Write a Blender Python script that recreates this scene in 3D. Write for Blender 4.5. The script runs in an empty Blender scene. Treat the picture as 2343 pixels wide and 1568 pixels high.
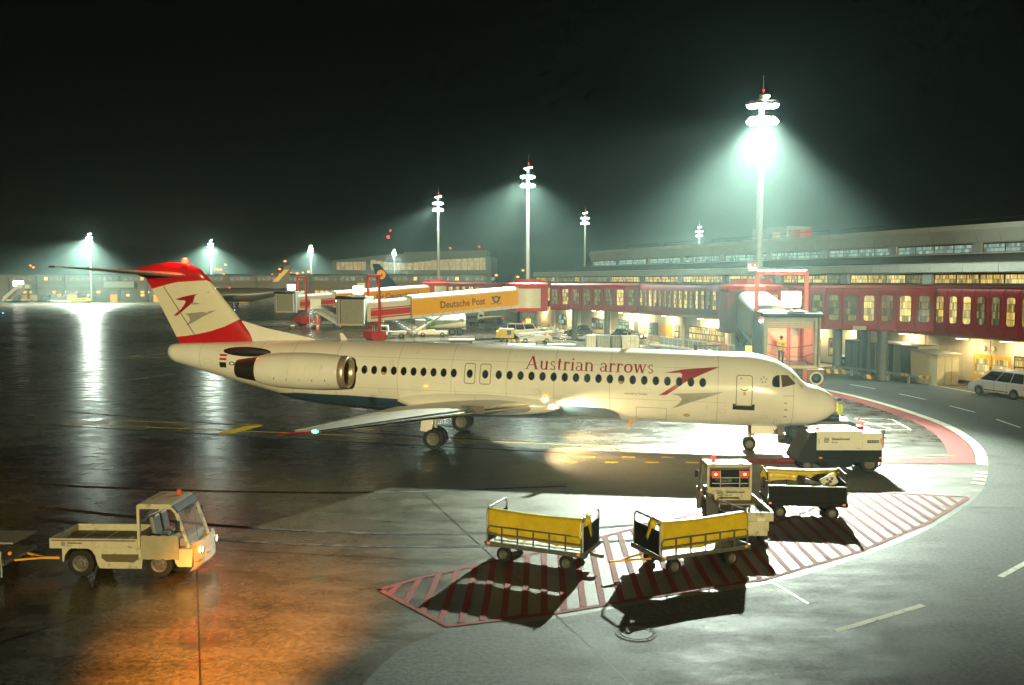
import bpy, bmesh, math, random
from mathutils import Vector, Matrix
random.seed(7)
PI = math.pi
R = math.radians
sc = bpy.context.scene
COL = sc.collection

# ---------------------------------------------------------------- camera
CAM_Z, CAM_PITCH, FOC = 7.645, 0.0695, 2054.4      # FOC in pixels of a 2342 x 1568 frame
cam = bpy.data.cameras.new('camera')
cam.sensor_width = 36.0
cam.lens = 36.0 * FOC / 2342.0
cam.clip_start = 0.1
cam.clip_end = 4000
cam_o = bpy.data.objects.new('camera', cam)
cam_o.location = (0, 0, CAM_Z)
cam_o.rotation_euler = (PI / 2 - CAM_PITCH, 0, 0)
COL.objects.link(cam_o)
sc.camera = cam_o

# ---------------------------------------------------------------- night sky, one weak warm sun
SUN_AZ, SUN_EL = 1.0, 7.5          # light travels almost along the view axis
world = bpy.data.worlds.new('World')
sc.world = world
world.use_nodes = True
wn, wl = world.node_tree.nodes, world.node_tree.links
bg = wn['Background']
sky = wn.new('ShaderNodeTexSky')
sky.sky_type = 'NISHITA'
sky.sun_disc = False
sky.sun_elevation = R(SUN_EL)
sky.sun_rotation = R(180 - SUN_AZ)
wl.new(sky.outputs[0], bg.inputs[0])
bg.inputs[1].default_value = 0.0001
sun = bpy.data.lights.new('sun', 'SUN')
sun.energy = 2.75
sun.angle = R(0.6)
sun.color = (1.0, 0.84, 0.42)
sun_o = bpy.data.objects.new('sun', sun)
dv = Vector((-math.sin(R(SUN_AZ)) * math.cos(R(SUN_EL)), math.cos(R(SUN_AZ)) * math.cos(R(SUN_EL)), -math.sin(R(SUN_EL))))
sun_o.rotation_euler = dv.to_track_quat('-Z', 'Y').to_euler()
sun_o.location = (5, -20, 12)
COL.objects.link(sun_o)
sc.view_settings.view_transform = 'Standard'
sc.view_settings.look = 'None'
sc.view_settings.exposure = 0.0
sc.view_settings.gamma = 1.0
sc.view_settings.use_curve_mapping = False
cy = sc.cycles
cy.use_denoising = True
cy.max_bounces = 5
cy.diffuse_bounces = 2
cy.glossy_bounces = 2
cy.use_adaptive_sampling = True
cy.adaptive_threshold = .025
cy.adaptive_min_samples = 24
cy.transmission_bounces = 4
cy.transparent_max_bounces = 6
cy.volume_bounces = 0
cy.sample_clamp_indirect = 4.0
cy.caustics_reflective = False
cy.caustics_refractive = False

# ---------------------------------------------------------------- helpers
def ray(u, v):
    a = (u - 1171.0) / FOC
    b = -(v - 784.0) / FOC
    return Vector((a, math.cos(CAM_PITCH) + b * math.sin(CAM_PITCH), -math.sin(CAM_PITCH) + b * math.cos(CAM_PITCH)))
def gp(u, v, z=0.0):
    r = ray(u, v); t = (z - CAM_Z) / r.z
    return Vector((r.x * t, r.y * t, z))
def at(u, v, Y):
    r = ray(u, v); t = Y / r.y
    return Vector((r.x * t, Y, CAM_Z + r.z * t))

MATS = {}
def M(name, col=(.5, .5, .5), rough=.5, metal=0., var=.12, scale=3., bump=0., emit=0., ecol=None, coat=0., dirt=None, spec=.5, stretch=(1, 1, 1), alpha=1.0, trans=0.):
    if name in MATS: return MATS[name]
    m = bpy.data.materials.new(name); m.use_nodes = True
    nt = m.node_tree; n = nt.nodes; l = nt.links
    p = n['Principled BSDF']
    p.inputs['Roughness'].default_value = rough
    p.inputs['Metallic'].default_value = metal
    p.inputs['Specular IOR Level'].default_value = spec
    p.inputs['Coat Weight'].default_value = coat
    p.inputs['Coat Roughness'].default_value = .12
    p.inputs['Alpha'].default_value = alpha
    p.inputs['Transmission Weight'].default_value = trans
    tc = n.new('ShaderNodeTexCoord'); mp = n.new('ShaderNodeMapping')
    mp.inputs['Scale'].default_value = stretch
    l.new(tc.outputs['Object'], mp.inputs[0])
    no = n.new('ShaderNodeTexNoise'); no.inputs['Scale'].default_value = scale; no.inputs['Detail'].default_value = 6; no.inputs['Roughness'].default_value = .65
    l.new(mp.outputs[0], no.inputs[0])
    cr = n.new('ShaderNodeValToRGB')
    lo = tuple(max(0, c * (1 - var)) for c in col); hi = tuple(min(1, c * (1 + var)) for c in col)
    cr.color_ramp.elements[0].position = .3; cr.color_ramp.elements[1].position = .7
    cr.color_ramp.elements[0].color = (*lo, 1); cr.color_ramp.elements[1].color = (*hi, 1)
    l.new(no.outputs[0], cr.inputs[0])
    out = cr.outputs[0]
    if dirt:
        n2 = n.new('ShaderNodeTexNoise'); n2.inputs['Scale'].default_value = dirt[1]; n2.inputs['Detail'].default_value = 8; n2.inputs['Roughness'].default_value = .75
        l.new(mp.outputs[0], n2.inputs[0])
        c2 = n.new('ShaderNodeValToRGB'); c2.color_ramp.elements[0].position = dirt[2]; c2.color_ramp.elements[1].position = min(1, dirt[2] + .12)
        l.new(n2.outputs[0], c2.inputs[0])
        mx = n.new('ShaderNodeMix'); mx.data_type = 'RGBA'
        l.new(c2.outputs[0], mx.inputs[0]); l.new(out, mx.inputs[6]); mx.inputs[7].default_value = (*dirt[0], 1)
        out = mx.outputs[2]
    l.new(out, p.inputs['Base Color'])
    if emit:
        p.inputs['Emission Color'].default_value = (*(ecol or col), 1); p.inputs['Emission Strength'].default_value = emit
    if bump:
        b = n.new('ShaderNodeBump'); b.inputs['Strength'].default_value = bump; b.inputs['Distance'].default_value = .02
        l.new(no.outputs[0], b.inputs['Height']); l.new(b.outputs[0], p.inputs['Normal'])
    MATS[name] = m
    return m

class B:
    """collects shapes into one bmesh"""
    def __init__(s): s.bm = bmesh.new()
    def box(s, c, d, rz=0., bev=0., rot=None):
        t = bmesh.new()
        bmesh.ops.create_cube(t, size=1)
        bmesh.ops.scale(t, vec=d, verts=t.verts)
        if bev: bmesh.ops.bevel(t, geom=t.edges[:], offset=bev, segments=2, affect='EDGES', profile=.6)
        if rot is not None: bmesh.ops.rotate(t, cent=(0, 0, 0), matrix=rot, verts=t.verts)
        if rz: bmesh.ops.rotate(t, cent=(0, 0, 0), matrix=Matrix.Rotation(rz, 3, 'Z'), verts=t.verts)
        bmesh.ops.translate(t, vec=c, verts=t.verts)
        s._merge(t); return s
    def _merge(s, t):
        mp = {v: s.bm.verts.new(v.co) for v in t.verts}
        for f in t.faces: s.bm.faces.new([mp[v] for v in f.verts])
        t.free()
    def bar(s, a, b, w, h=None, up=(0, 0, 1)):
        a = Vector(a); b = Vector(b); d = b - a; L = d.length
        if L < 1e-6: return s
        q = d.to_track_quat('X', 'Z' if abs(d.normalized().z) < .95 else 'Y')
        t = bmesh.new(); bmesh.ops.create_cube(t, size=1)
        bmesh.ops.scale(t, vec=(L, w, h or w), verts=t.verts)
        bmesh.ops.rotate(t, cent=(0, 0, 0), matrix=q.to_matrix(), verts=t.verts)
        bmesh.ops.translate(t, vec=(a + b) / 2, verts=t.verts)
        s._merge(t); return s
    def cyl(s, a, b, r, r2=None, n=12, cap=True):
        a = Vector(a); b = Vector(b); d = b - a
        t = bmesh.new()
        bmesh.ops.create_cone(t, cap_ends=cap, segments=n, radius1=r, radius2=r if r2 is None else r2, depth=d.length)
        bmesh.ops.rotate(t, cent=(0, 0, 0), matrix=d.to_track_quat('Z', 'Y').to_matrix(), verts=t.verts)
        bmesh.ops.translate(t, vec=(a + b) / 2, verts=t.verts)
        s._merge(t); return s
    def tube(s, pts, r, n=8):
        pts = [Vector(p) for p in pts]
        rings = []
        for i, p in enumerate(pts):
            d = (pts[min(i + 1, len(pts) - 1)] - pts[max(i - 1, 0)]).normalized()
            q = d.to_track_quat('Z', 'Y')
            rings.append([p + q @ Vector((r * math.cos(2 * PI * k / n), r * math.sin(2 * PI * k / n), 0)) for k in range(n)])
        return s.loft(rings)
    def loft(s, rings, closed=True, cap=True, cap_ends=(True, True)):
        vs = [[s.bm.verts.new(p) for p in r] for r in rings]
        n = len(rings[0])
        for a, b in zip(vs[:-1], vs[1:]):
            for k in range(n if closed else n - 1):
                s.bm.faces.new((a[k], a[(k + 1) % n], b[(k + 1) % n], b[k]))
        if cap and closed:
            if cap_ends[0]: s.bm.faces.new(vs[0][::-1])
            if cap_ends[1]: s.bm.faces.new(vs[-1])
        return s
    def poly(s, pts):
        s.bm.faces.new([s.bm.verts.new(p) for p in pts]); return s
    def prism(s, poly, axis, a, b):
        """poly: 2-D outline; axis 'y': poly in (x,z), 'x': (y,z), 'z': (x,y)"""
        def P(p, t):
            return {'y': (p[0], t, p[1]), 'x': (t, p[0], p[1]), 'z': (p[0], p[1], t)}[axis]
        v0 = [s.bm.verts.new(P(p, a)) for p in poly]; v1 = [s.bm.verts.new(P(p, b)) for p in poly]
        n = len(poly)
        for k in range(n): s.bm.faces.new((v0[k], v0[(k + 1) % n], v1[(k + 1) % n], v1[k]))
        s.bm.faces.new(v0[::-1]); s.bm.faces.new(v1)
        return s
    def sphere(s, c, r, sc3=(1, 1, 1), n=12):
        t = bmesh.new(); bmesh.ops.create_uvsphere(t, u_segments=n, v_segments=max(6, n // 2 + 1), radius=r)
        bmesh.ops.scale(t, vec=sc3, verts=t.verts); bmesh.ops.translate(t, vec=c, verts=t.verts); s._merge(t); return s
    def lathe(s, prof, o=(0, 0, 0), axis='z', n=24):
        rings = []
        for (r, h) in prof:
            ring = []
            for k in range(n):
                a = 2 * PI * k / n; c_, s_ = r * math.cos(a), r * math.sin(a)
                p = {'z': (c_, s_, h), 'x': (h, c_, s_), 'y': (s_, h, c_)}[axis]
                ring.append(Vector(p) + Vector(o))
            rings.append(ring)
        return s.loft(rings, cap_ends=(prof[0][0] < .02, prof[-1][0] < .02))
    def xf(s, m): bmesh.ops.transform(s.bm, matrix=m, verts=s.bm.verts); return s
    def build(s, name, mat, parent=None, smooth=False, bev=0., label=None):
        bmesh.ops.recalc_face_normals(s.bm, faces=s.bm.faces[:])
        me = bpy.data.meshes.new(name); s.bm.to_mesh(me); s.bm.free()
        if isinstance(mat, (list, tuple)):
            for q in mat: me.materials.append(q)
        else: me.materials.append(mat)
        o = bpy.data.objects.new(name, me); COL.objects.link(o); o.parent = parent
        if smooth:
            for f in me.polygons: f.use_smooth = True
            if smooth != 'all':
                try: me.set_sharp_from_angle(angle=R(40))
                except Exception: pass
        if bev:
            md = o.modifiers.new('bevel', 'BEVEL'); md.width = bev; md.segments = 2; md.limit_method = 'ANGLE'
        if label: o['label'] = label
        return o

def thing(name, label, cat, loc=(0, 0, 0), rz=0., group=None, rot=None):
    o = bpy.data.objects.new(name, None); COL.objects.link(o); o.empty_display_size = .3
    o.location = loc; o.rotation_euler = rot or (0, 0, rz)
    o['label'] = label; o['category'] = cat
    if group: o['group'] = group
    return o
def tag(o, label, cat, group=None):
    o['label'] = label; o['category'] = cat
    if group: o['group'] = group
    return o
def struct(o): o['kind'] = 'structure'; return o
def copy_tree(o, parent=None):
    c = o.copy(); COL.objects.link(c); c.parent = parent
    for ch in list(o.children): copy_tree(ch, c)
    return c
def share(src, name, parent, mw):
    o = bpy.data.objects.new(name, src); COL.objects.link(o); o.parent = parent; o.matrix_local = mw; return o
def lamp(kind, parent, loc, energy, col, size=.3, spot=None, blend=.5, aim=None, world_loc=None):
    d = bpy.data.lights.new('lamp_light', kind); d.energy = energy; d.color = col
    if kind == 'AREA':
        d.size = size
    else: d.shadow_soft_size = size
    if kind == 'SPOT': d.spot_size = R(spot); d.spot_blend = blend
    o = bpy.data.objects.new('lamp_light', d); COL.objects.link(o); o.parent = parent; o.location = loc
    if aim is not None: o.rotation_euler = Vector(aim).to_track_quat('-Z', 'Y').to_euler()
    return o
def text_bm(s, size, spacing=1.0, bold=0.):
    cu = bpy.data.curves.new('t', 'FONT'); cu.body = s; cu.size = size; cu.space_character = spacing; cu.offset = bold; cu.resolution_u = 3
    ob = bpy.data.objects.new('t', cu)
    me = bpy.data.meshes.new_from_object(ob)
    bpy.data.objects.remove(ob); bpy.data.curves.remove(cu)
    b = B(); b.bm.from_mesh(me); bpy.data.meshes.remove(me)
    bmesh.ops.remove_doubles(b.bm, verts=b.bm.verts, dist=1e-5)
    return b
def bm_width(b):
    xs = [v.co.x for v in b.bm.verts]; return min(xs), max(xs)
def text_on(s, size, parent, mat, o, xdir, zdir=(0, 0, 1), spacing=1., bold=0., name='lettering', center=False, width=None):
    """flat lettering lying in the plane xdir,zdir with its baseline start at o"""
    b = text_bm(s, size, spacing, bold)
    x0, x1 = bm_width(b)
    k = (width / (x1 - x0)) if width else 1.
    xd = Vector(xdir).normalized(); zd = Vector(zdir).normalized()
    for v in b.bm.verts:
        x = (v.co.x - x0) * k - ((x1 - x0) * k / 2 if center else 0)
        v.co = Vector(o) + xd * x + zd * v.co.y
    return b.build(name, mat, parent)

# ---------------------------------------------------------------- shared materials
white_paint = M('white_paint', (.78, .78, .74), .35, var=.05, dirt=((.45, .40, .30), 4., .66), coat=.2)
worn_cream = M('worn_cream_paint', (.52, .49, .34), .5, var=.12, scale=6, dirt=((.16, .11, .06), 3.5, .545))
black_rub = M('black_rubber', (.02, .02, .02), .75, var=.3, spec=.2)
tyre_m = M('tyre_rubber', (.02, .02, .02), .85, var=.3, scale=20, bump=.2, spec=.15)
steel = M('galvanised_steel', (.34, .35, .33), .45, .7, var=.2, scale=8)
dark_steel = M('dark_steel', (.06, .06, .06), .5, .4, var=.3)
rim_m = M('wheel_rim_metal', (.13, .125, .105), .55, .3, var=.35, scale=9)
glass_dark = M('dark_glass', (.012, .014, .016), .06, var=.1, spec=.8)
glass_clear = M('clear_glass', (.75, .8, .8), .03, var=.03, trans=.0, alpha=.18, spec=.8)
red_paint = M('red_paint', (.52, .035, .035), .4, var=.12, coat=.2)
yellow_paint = M('yellow_paint', (.85, .50, .02), .4, var=.1)
grey_metal = M('grey_metal', (.30, .31, .30), .5, .3, var=.12)
concrete = M('concrete', (.30, .30, .28), .8, var=.15, bump=.2)
print_black = M('black_print', (.012, .012, .012), .6, var=.05)
lamp_red = M('lit_red_lens', (.9, .02, .01), .3, emit=10., ecol=(1, .018, .008))
lamp_amber = M('lit_amber_lens', (1, .35, .03), .3, emit=5., ecol=(1, .22, .02))
amber_lens = M('amber_reflector', (.85, .22, .03), .3, emit=.25, ecol=(1, .3, .05))
lamp_white = M('lit_white_lens', (1, 1, .95), .3, emit=40., ecol=(.92, 1, .95))
lamp_warm = M('lit_warm_lens', (1, .85, .5), .3, emit=14., ecol=(1, .80, .42))
TEAL = (.84, 1., .83)

def wheel(parent, x, y, z, r, w, rim=rim_m, side=1):
    b = B(); hw = w / 2
    b.lathe([(r * .58, -hw * .9), (r * .8, -hw), (r * .96, -hw * .8), (r, -hw * .4), (r, hw * .4), (r * .96, hw * .8), (r * .8, hw), (r * .58, hw * .9)], (0, 0, 0), 'y', 22)
    o = b.build('wheel', tyre_m, parent, True); o.location = (x, y, z)
    b = B()
    s_ = hw * .92 * side
    b.lathe([(r * .58, s_ * .2), (r * .585, s_), (r * .5, s_ * .96), (r * .42, s_ * .7), (r * .2, s_ * .75), (r * .17, s_ * .98), (.005, s_ * 1.0)], (0, 0, 0), 'y', 16)
    b.build('rim', rim, o, True)
    b = B()
    for k in range(6):
        a = k * PI / 3
        b.cyl((r * .36 * math.cos(a), s_ * .7, r * .36 * math.sin(a)), (r * .36 * math.cos(a), s_ * .78, r * .36 * math.sin(a)), r * .07, n=6)
    b.build('wheel_bolts', dark_steel, o)
    return o
# ---------------------------------------------------------------- ground
def ground_mat(name, c0, c1, r0, r1, sc1=.05, fine=8., fb=.5, wetpos=(.38, .62), stretch=(1, 1, 1), coat=0., dry=False):
    m = bpy.data.materials.new(name); m.use_nodes = True
    n = m.node_tree.nodes; l = m.node_tree.links; p = n['Principled BSDF']
    tc = n.new('ShaderNodeTexCoord'); mp = n.new('ShaderNodeMapping'); mp.inputs['Scale'].default_value = stretch
    l.new(tc.outputs['Object'], mp.inputs[0])
    def noise(s, d, rg=.6, src=mp):
        q = n.new('ShaderNodeTexNoise'); q.inputs['Scale'].default_value = s; q.inputs['Detail'].default_value = d; q.inputs['Roughness'].default_value = rg
        l.new(src.outputs[0], q.inputs[0]); return q
    big = noise(sc1, 5); mid = noise(.9, 6, .7); fn = noise(fine, 4, .7)
    mp2 = n.new('ShaderNodeMapping'); mp2.inputs['Scale'].default_value = (.42, .9, 1); mp2.inputs['Rotation'].default_value = (0, 0, R(8)); l.new(tc.outputs['Object'], mp2.inputs[0])
    stk = noise(1.1, 8, .72, mp2)
    mixv = n.new('ShaderNodeMath'); mixv.operation = 'MULTIPLY_ADD'; l.new(mid.outputs[0], mixv.inputs[0]); mixv.inputs[1].default_value = .45
    b2 = n.new('ShaderNodeMath'); b2.operation = 'MULTIPLY'; l.new(big.outputs[0], b2.inputs[0]); b2.inputs[1].default_value = .55
    l.new(b2.outputs[0], mixv.inputs[2])
    m3 = n.new('ShaderNodeMath'); m3.operation = 'MULTIPLY_ADD'; l.new(stk.outputs[0], m3.inputs[0]); m3.inputs[1].default_value = .5
    b3 = n.new('ShaderNodeMath'); b3.operation = 'MULTIPLY'; l.new(mixv.outputs[0], b3.inputs[0]); b3.inputs[1].default_value = .5
    l.new(b3.outputs[0], m3.inputs[2])
    cr = n.new('ShaderNodeValToRGB'); e = cr.color_ramp.elements
    e[0].position = .36; e[1].position = .64; e[0].color = (*c0, 1); e[1].color = (*c1, 1)
    l.new(m3.outputs[0], cr.inputs[0])
    # aggregate speckle
    sp = n.new('ShaderNodeMix'); sp.data_type = 'RGBA'; sp.blend_type = 'MULTIPLY'; sp.inputs[0].default_value = .85
    c2 = n.new('ShaderNodeValToRGB'); c2.color_ramp.elements[0].position = .3; c2.color_ramp.elements[1].position = .7; c2.color_ramp.elements[0].color = (.25, .25, .25, 1); c2.color_ramp.elements[1].color = (1.7, 1.7, 1.7, 1)
    l.new(fn.outputs[0], c2.inputs[0]); l.new(cr.outputs[0], sp.inputs[6]); l.new(c2.outputs[0], sp.inputs[7])
    l.new(sp.outputs[2], p.inputs['Base Color'])
    # oily stains with their own outlines
    st_n = noise(.33, 7, .7); c3 = n.new('ShaderNodeValToRGB'); c3.color_ramp.elements[0].position = .56; c3.color_ramp.elements[1].position = .66; c3.color_ramp.elements[0].color = (1, 1, 1, 1); c3.color_ramp.elements[1].color = (.42, .40, .38, 1)
    l.new(st_n.outputs[0], c3.inputs[0]); sp2 = n.new('ShaderNodeMix'); sp2.data_type = 'RGBA'; sp2.blend_type = 'MULTIPLY'; sp2.inputs[0].default_value = .8
    l.new(sp.outputs[2], sp2.inputs[6]); l.new(c3.outputs[0], sp2.inputs[7]); sp = sp2; l.new(sp.outputs[2], p.inputs['Base Color'])
    mr = n.new('ShaderNodeMapRange'); mr.inputs['From Min'].default_value = wetpos[0]; mr.inputs['From Max'].default_value = wetpos[1]
    mr.inputs['To Min'].default_value = r0; mr.inputs['To Max'].default_value = r1
    l.new(m3.outputs[0], mr.inputs[0]); rough_out = mr.outputs[0]
    if dry:
        # the stand dries out towards the terminal side: x and y of the drier patch
        sx = n.new('ShaderNodeSeparateXYZ'); l.new(tc.outputs['Object'], sx.inputs[0])
        g1 = n.new('ShaderNodeMapRange'); g1.interpolation_type = 'SMOOTHSTEP'; l.new(sx.outputs[0], g1.inputs[0]); g1.inputs['From Min'].default_value = -8.; g1.inputs['From Max'].default_value = 3.
        g2 = n.new('ShaderNodeMapRange'); g2.interpolation_type = 'SMOOTHSTEP'; l.new(sx.outputs[1], g2.inputs[0]); g2.inputs['From Min'].default_value = 45.; g2.inputs['From Max'].default_value = 33.
        gm = n.new('ShaderNodeMath'); gm.operation = 'MULTIPLY'; l.new(g1.outputs[0], gm.inputs[0]); l.new(g2.outputs[0], gm.inputs[1])
        ra = n.new('ShaderNodeMath'); ra.operation = 'MULTIPLY_ADD'; l.new(gm.outputs[0], ra.inputs[0]); ra.inputs[1].default_value = .26; l.new(rough_out, ra.inputs[2]); rough_out = ra.outputs[0]
        mc = n.new('ShaderNodeMix'); mc.data_type = 'RGBA'; mc.blend_type = 'ADD'; l.new(gm.outputs[0], mc.inputs[0]); l.new(sp.outputs[2], mc.inputs[6]); mc.inputs[7].default_value = (.07, .07, .062, 1); l.new(mc.outputs[2], p.inputs['Base Color'])
    l.new(rough_out, p.inputs['Roughness'])
    bp = n.new('ShaderNodeBump'); bp.inputs['Strength'].default_value = fb; bp.inputs['Distance'].default_value = .006
    l.new(fn.outputs[0], bp.inputs['Height'])
    bp2 = n.new('ShaderNodeBump'); bp2.inputs['Strength'].default_value = .25; bp2.inputs['Distance'].default_value = .03
    l.new(stk.outputs[0], bp2.inputs['Height']); l.new(bp.outputs[0], bp2.inputs['Normal'])
    l.new(bp2.outputs[0], p.inputs['Normal'])
    return m
wet_apron = ground_mat('wet_apron_concrete', (.022, .018, .013), (.092, .076, .054), .13, .40, dry=True)
road_asph = ground_mat('damp_asphalt', (.050, .052, .046), (.105, .107, .096), .55, .80, fine=9., fb=.8)
road_asph.node_tree.nodes['Principled BSDF'].inputs['Specular IOR Level'].default_value = .25
pave_m = ground_mat('paving', (.20, .18, .14), (.30, .27, .21), .45, .7, fine=20.)

b = B(); S = 900
b.poly([(-S, -60, 0), (S, -60, 0), (S, 1200, 0), (-S, 1200, 0)])
apron = struct(b.build('apron_ground', wet_apron))

def arc(pts, n=6):
    """Catmull-Rom through 2-D points"""
    out = []
    P = [Vector(p) for p in pts]; P = [P[0] * 2 - P[1]] + P + [P[-1] * 2 - P[-2]]
    for i in range(1, len(P) - 2):
        for k in range(n):
            t = k / n; p0, p1, p2, p3 = P[i - 1:i + 3]
            out.append(.5 * (2 * p1 + (p2 - p0) * t + (2 * p0 - 5 * p1 + 4 * p2 - p3) * t * t + (3 * p1 - p0 - 3 * p2 + p3) * t ** 3))
    out.append(P[-2]); return out
def offs(pts, d):
    o = []
    for i, p in enumerate(pts):
        t = (pts[min(i + 1, len(pts) - 1)] - pts[max(i - 1, 0)]).normalized()
        o.append(p + Vector((t.y, -t.x)) * d)
    return o
def strip(name, left, right, z, mat, parent, a=0, bb=None):
    b = B(); L = left[a:bb]; Q = right[a:bb]
    for i in range(len(L) - 1):
        b.poly([(L[i].x, L[i].y, z), (L[i + 1].x, L[i + 1].y, z), (Q[i + 1].x, Q[i + 1].y, z), (Q[i].x, Q[i].y, z)])
    return b.build(name, mat, parent)
def line(name, a, c, w, z, mat, parent):
    a = Vector((a[0], a[1])); c = Vector((c[0], c[1])); t = (c - a).normalized(); nrm = Vector((-t.y, t.x)) * w / 2
    b = B(); b.poly([(p.x, p.y, z) for p in (a + nrm, c + nrm, c - nrm, a - nrm)]); return b.build(name, mat, parent)

def worn(name, col, gone, sc_, rough=.8):
    m = bpy.data.materials.new(name); m.use_nodes = True
    n = m.node_tree.nodes; l = m.node_tree.links; p = n['Principled BSDF']
    tc = n.new('ShaderNodeTexCoord'); q = n.new('ShaderNodeTexNoise'); q.inputs['Scale'].default_value = sc_; q.inputs['Detail'].default_value = 8; q.inputs['Roughness'].default_value = .75
    l.new(tc.outputs['Object'], q.inputs[0])
    cr = n.new('ShaderNodeValToRGB'); cr.color_ramp.elements[0].position = gone - .05; cr.color_ramp.elements[1].position = gone + .05
    cr.color_ramp.elements[0].color = (.08, .07, .06, 1); cr.color_ramp.elements[1].color = (*col, 1)
    l.new(q.outputs[0], cr.inputs[0]); l.new(cr.outputs[0], p.inputs['Base Color']); p.inputs['Roughness'].default_value = rough; p.inputs['Specular IOR Level'].default_value = .25
    return m
red_line = worn('worn_red_marking', (.20, .018, .012), .43, 5)
red_band = worn('red_stand_marking', (.25, .028, .024), .36, 2.5)
yel_line = worn('yellow_marking', (.62, .40, .02), .38, 4)
wht_line = worn('white_marking', (.72, .70, .60), .40, 5)
cream_ln = worn('cream_kerb_marking', (.62, .58, .44), .40, 3)
seam_m = M('tar_joint', (.012, .012, .012), .35, var=.3)

outer = arc([(20.6, 72), (22.0, 63.18), (22.85, 58.5), (23.2, 54.8), (23.3, 51.0), (23.1, 46.9), (22.4, 43.5), (21.45, 40.5), (20.3, 37.9), (18.6, 34.7), (16.5, 31.4), (13.15, 27.5), (9.8, 24.5), (6.55, 22.25), (3.2, 20.85), (.9, 19.8), (-1.45, 19.0), (-2.6, 17.4), (-3.4, 13.0)], 5)
# perimeter road outside the curve
far_side = arc([(30.5, 74), (31.8, 66), (33.0, 60), (34.5, 54), (36, 48), (37, 40), (36.5, 32), (33, 22), (27, 12), (20, 5), (13, 0), (9, -3), (6, -5), (4, -6.5), (2.5, -7.5), (1, -8.5), (-.6, -9.2), (-2.0, -9.8), (-3.4, -10)], 5)
road = struct(strip('perimeter_road', outer, far_side, .004, road_asph, None))
# curved cream and red stand edge
edge = outer[3:49]
cr_in = offs(edge, .45)
strip('edge_line', edge, cr_in, .010, cream_ln, road, 0, 40)
rd0 = offs(edge, .50); rd1 = offs(edge, 1.55)
strip('red_band', rd0, rd1, .012, red_band, road, 2, 40)
for k in range(5):
    i = 41 + k
    if i + 1 < len(edge):
        a = edge[i]; c2 = edge[i].lerp(edge[i + 1], .5); q0 = cr_in[i]; q1 = cr_in[i].lerp(cr_in[i + 1], .5)
        b = B(); b.poly([(p.x, p.y, .010) for p in (a, c2, q1, q0)]); b.build('edge_dash', cream_ln, road)
b = B(); b.poly([(8.0, 37.9, .016), (19.0, 38.15, .016), (19.5, 37.0, .016), (8.2, 36.9, .016)]); b.build('red_cross_band', red_band, road)
for a, c in (((24.77, 65.46), (25.58, 62.85)), ((26.04, 60.02), (26.51, 57.16)), ((26.64, 54.31), (26.78, 51.6)), ((26.63, 48.98), (26.36, 46.14)), ((25.9, 43.2), (25.1, 40.4)), ((7.06, 19.1), (9.69, 20.68)), ((12.6, 22.7), (15, 24.8))):
    line('lane_dash', a, c, .16, .009, wht_line, road)
# white lane line on the kerb side
kl = arc([(29.6, 72), (30.6, 66), (31.6, 60.5), (32.9, 55.5), (34.3, 50)], 4)
strip('lane_line', kl, offs(kl, .14), .009, wht_line, road)
# red hatched area
def interp(tab, x):
    for (x0, y0), (x1, y1) in zip(tab[:-1], tab[1:]):
        if x0 <= x <= x1: return y0 + (y1 - y0) * (x - x0) / (x1 - x0)
    return tab[0][1] if x < tab[0][0] else tab[-1][1]
UP = [(-3.36, 21.73), (-2.48, 22.6), (-.5, 24.04), (1.23, 25.2), (3.79, 27.31), (8.0, 30.6), (10.5, 32.0), (12.25, 32.17), (13.41, 31.95), (16.1, 31.3)]
LO = [(-3.36, 21.73), (-1.45, 19.32), (.88, 20.04), (3.23, 21.07), (6.55, 22.47), (9.77, 24.74), (13.15, 27.8), (16.1, 31.1)]
for T in (UP, LO):
    t = [Vector(p) for p in T]; s2 = offs(t, .14 if T is UP else -.14)
    for i in range(len(t) - 1):
        b = B(); b.poly([(p.x, p.y, .014) for p in (t[i], t[i + 1], s2[i + 1], s2[i])]); b.build('hatch_border', red_line, road)
x = -2.9
while x < 15.8:
    hi, lo = interp(UP, x + .02) - .13, interp(LO, x - .04) + .13
    if hi - lo > .15:
        line('hatch_stripe', (x + .06, hi), (x - .10, lo), .155, .018, red_line, road)
    x += .468
# yellow taxi lines
line('yellow_line', (-24, 47.5), (-6.45, 43.51), .16, .004, yel_line, apron)
line('yellow_line', (-6.4, 43.4), (10.5, 39.6), .14, .0045, yel_line, apron)
line('yellow_line', (-15.99, 47.61), (-13.2, 46.95), .14, .005, yel_line, apron)
b = B(); b.poly([(-13.06, 46.9, .008), (-13.9, 46.75, .008), (-14.75, 44.5, .008), (-13.9, 44.28, .008)]); b.build('yellow_arrow', yel_line, apron)
line('yellow_line', (-8.91, 45.96), (-7.08, 45.68), .16, .004, yel_line, apron)
line('yellow_line', (-22.5, 48.9), (-17.2, 47.6), .14, .004, yel_line, apron)
line('yellow_line', (-38, 87.5), (-25, 92), .2, .004, yel_line, apron)
line('yellow_line', (14.6, 38.9), (19.3, 38.6), .10, .022, yel_line, apron)
for (a, c) in (((-40, 86), (-32, 100)), ((-30, 67), (-27.5, 73)), ((-36, 110), (-33, 122))): line('white_line', a, c, .12, .004, wht_line, apron)
for k in range(9):
    line('yellow_tick', (2.2 + k * .85, 37.3 + (k % 2) * 1.1), (2.75 + k * .85, 37.25 + (k % 2) * 1.1), .22, .006, yel_line, apron)
# white boxes painted ahead of the nose
for a, c in (((17.2, 49.5), (20.9, 49.0)), ((17.2, 49.5), (18.6, 45.6)), ((20.9, 49.0), (20.4, 45.5)), ((18.6, 45.6), (20.4, 45.5)), ((18.9, 49.2), (19.5, 45.6)), ((17.9, 47.6), (20.7, 47.2))):
    line('white_line', a, c, .10, .006, wht_line, apron)
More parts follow.
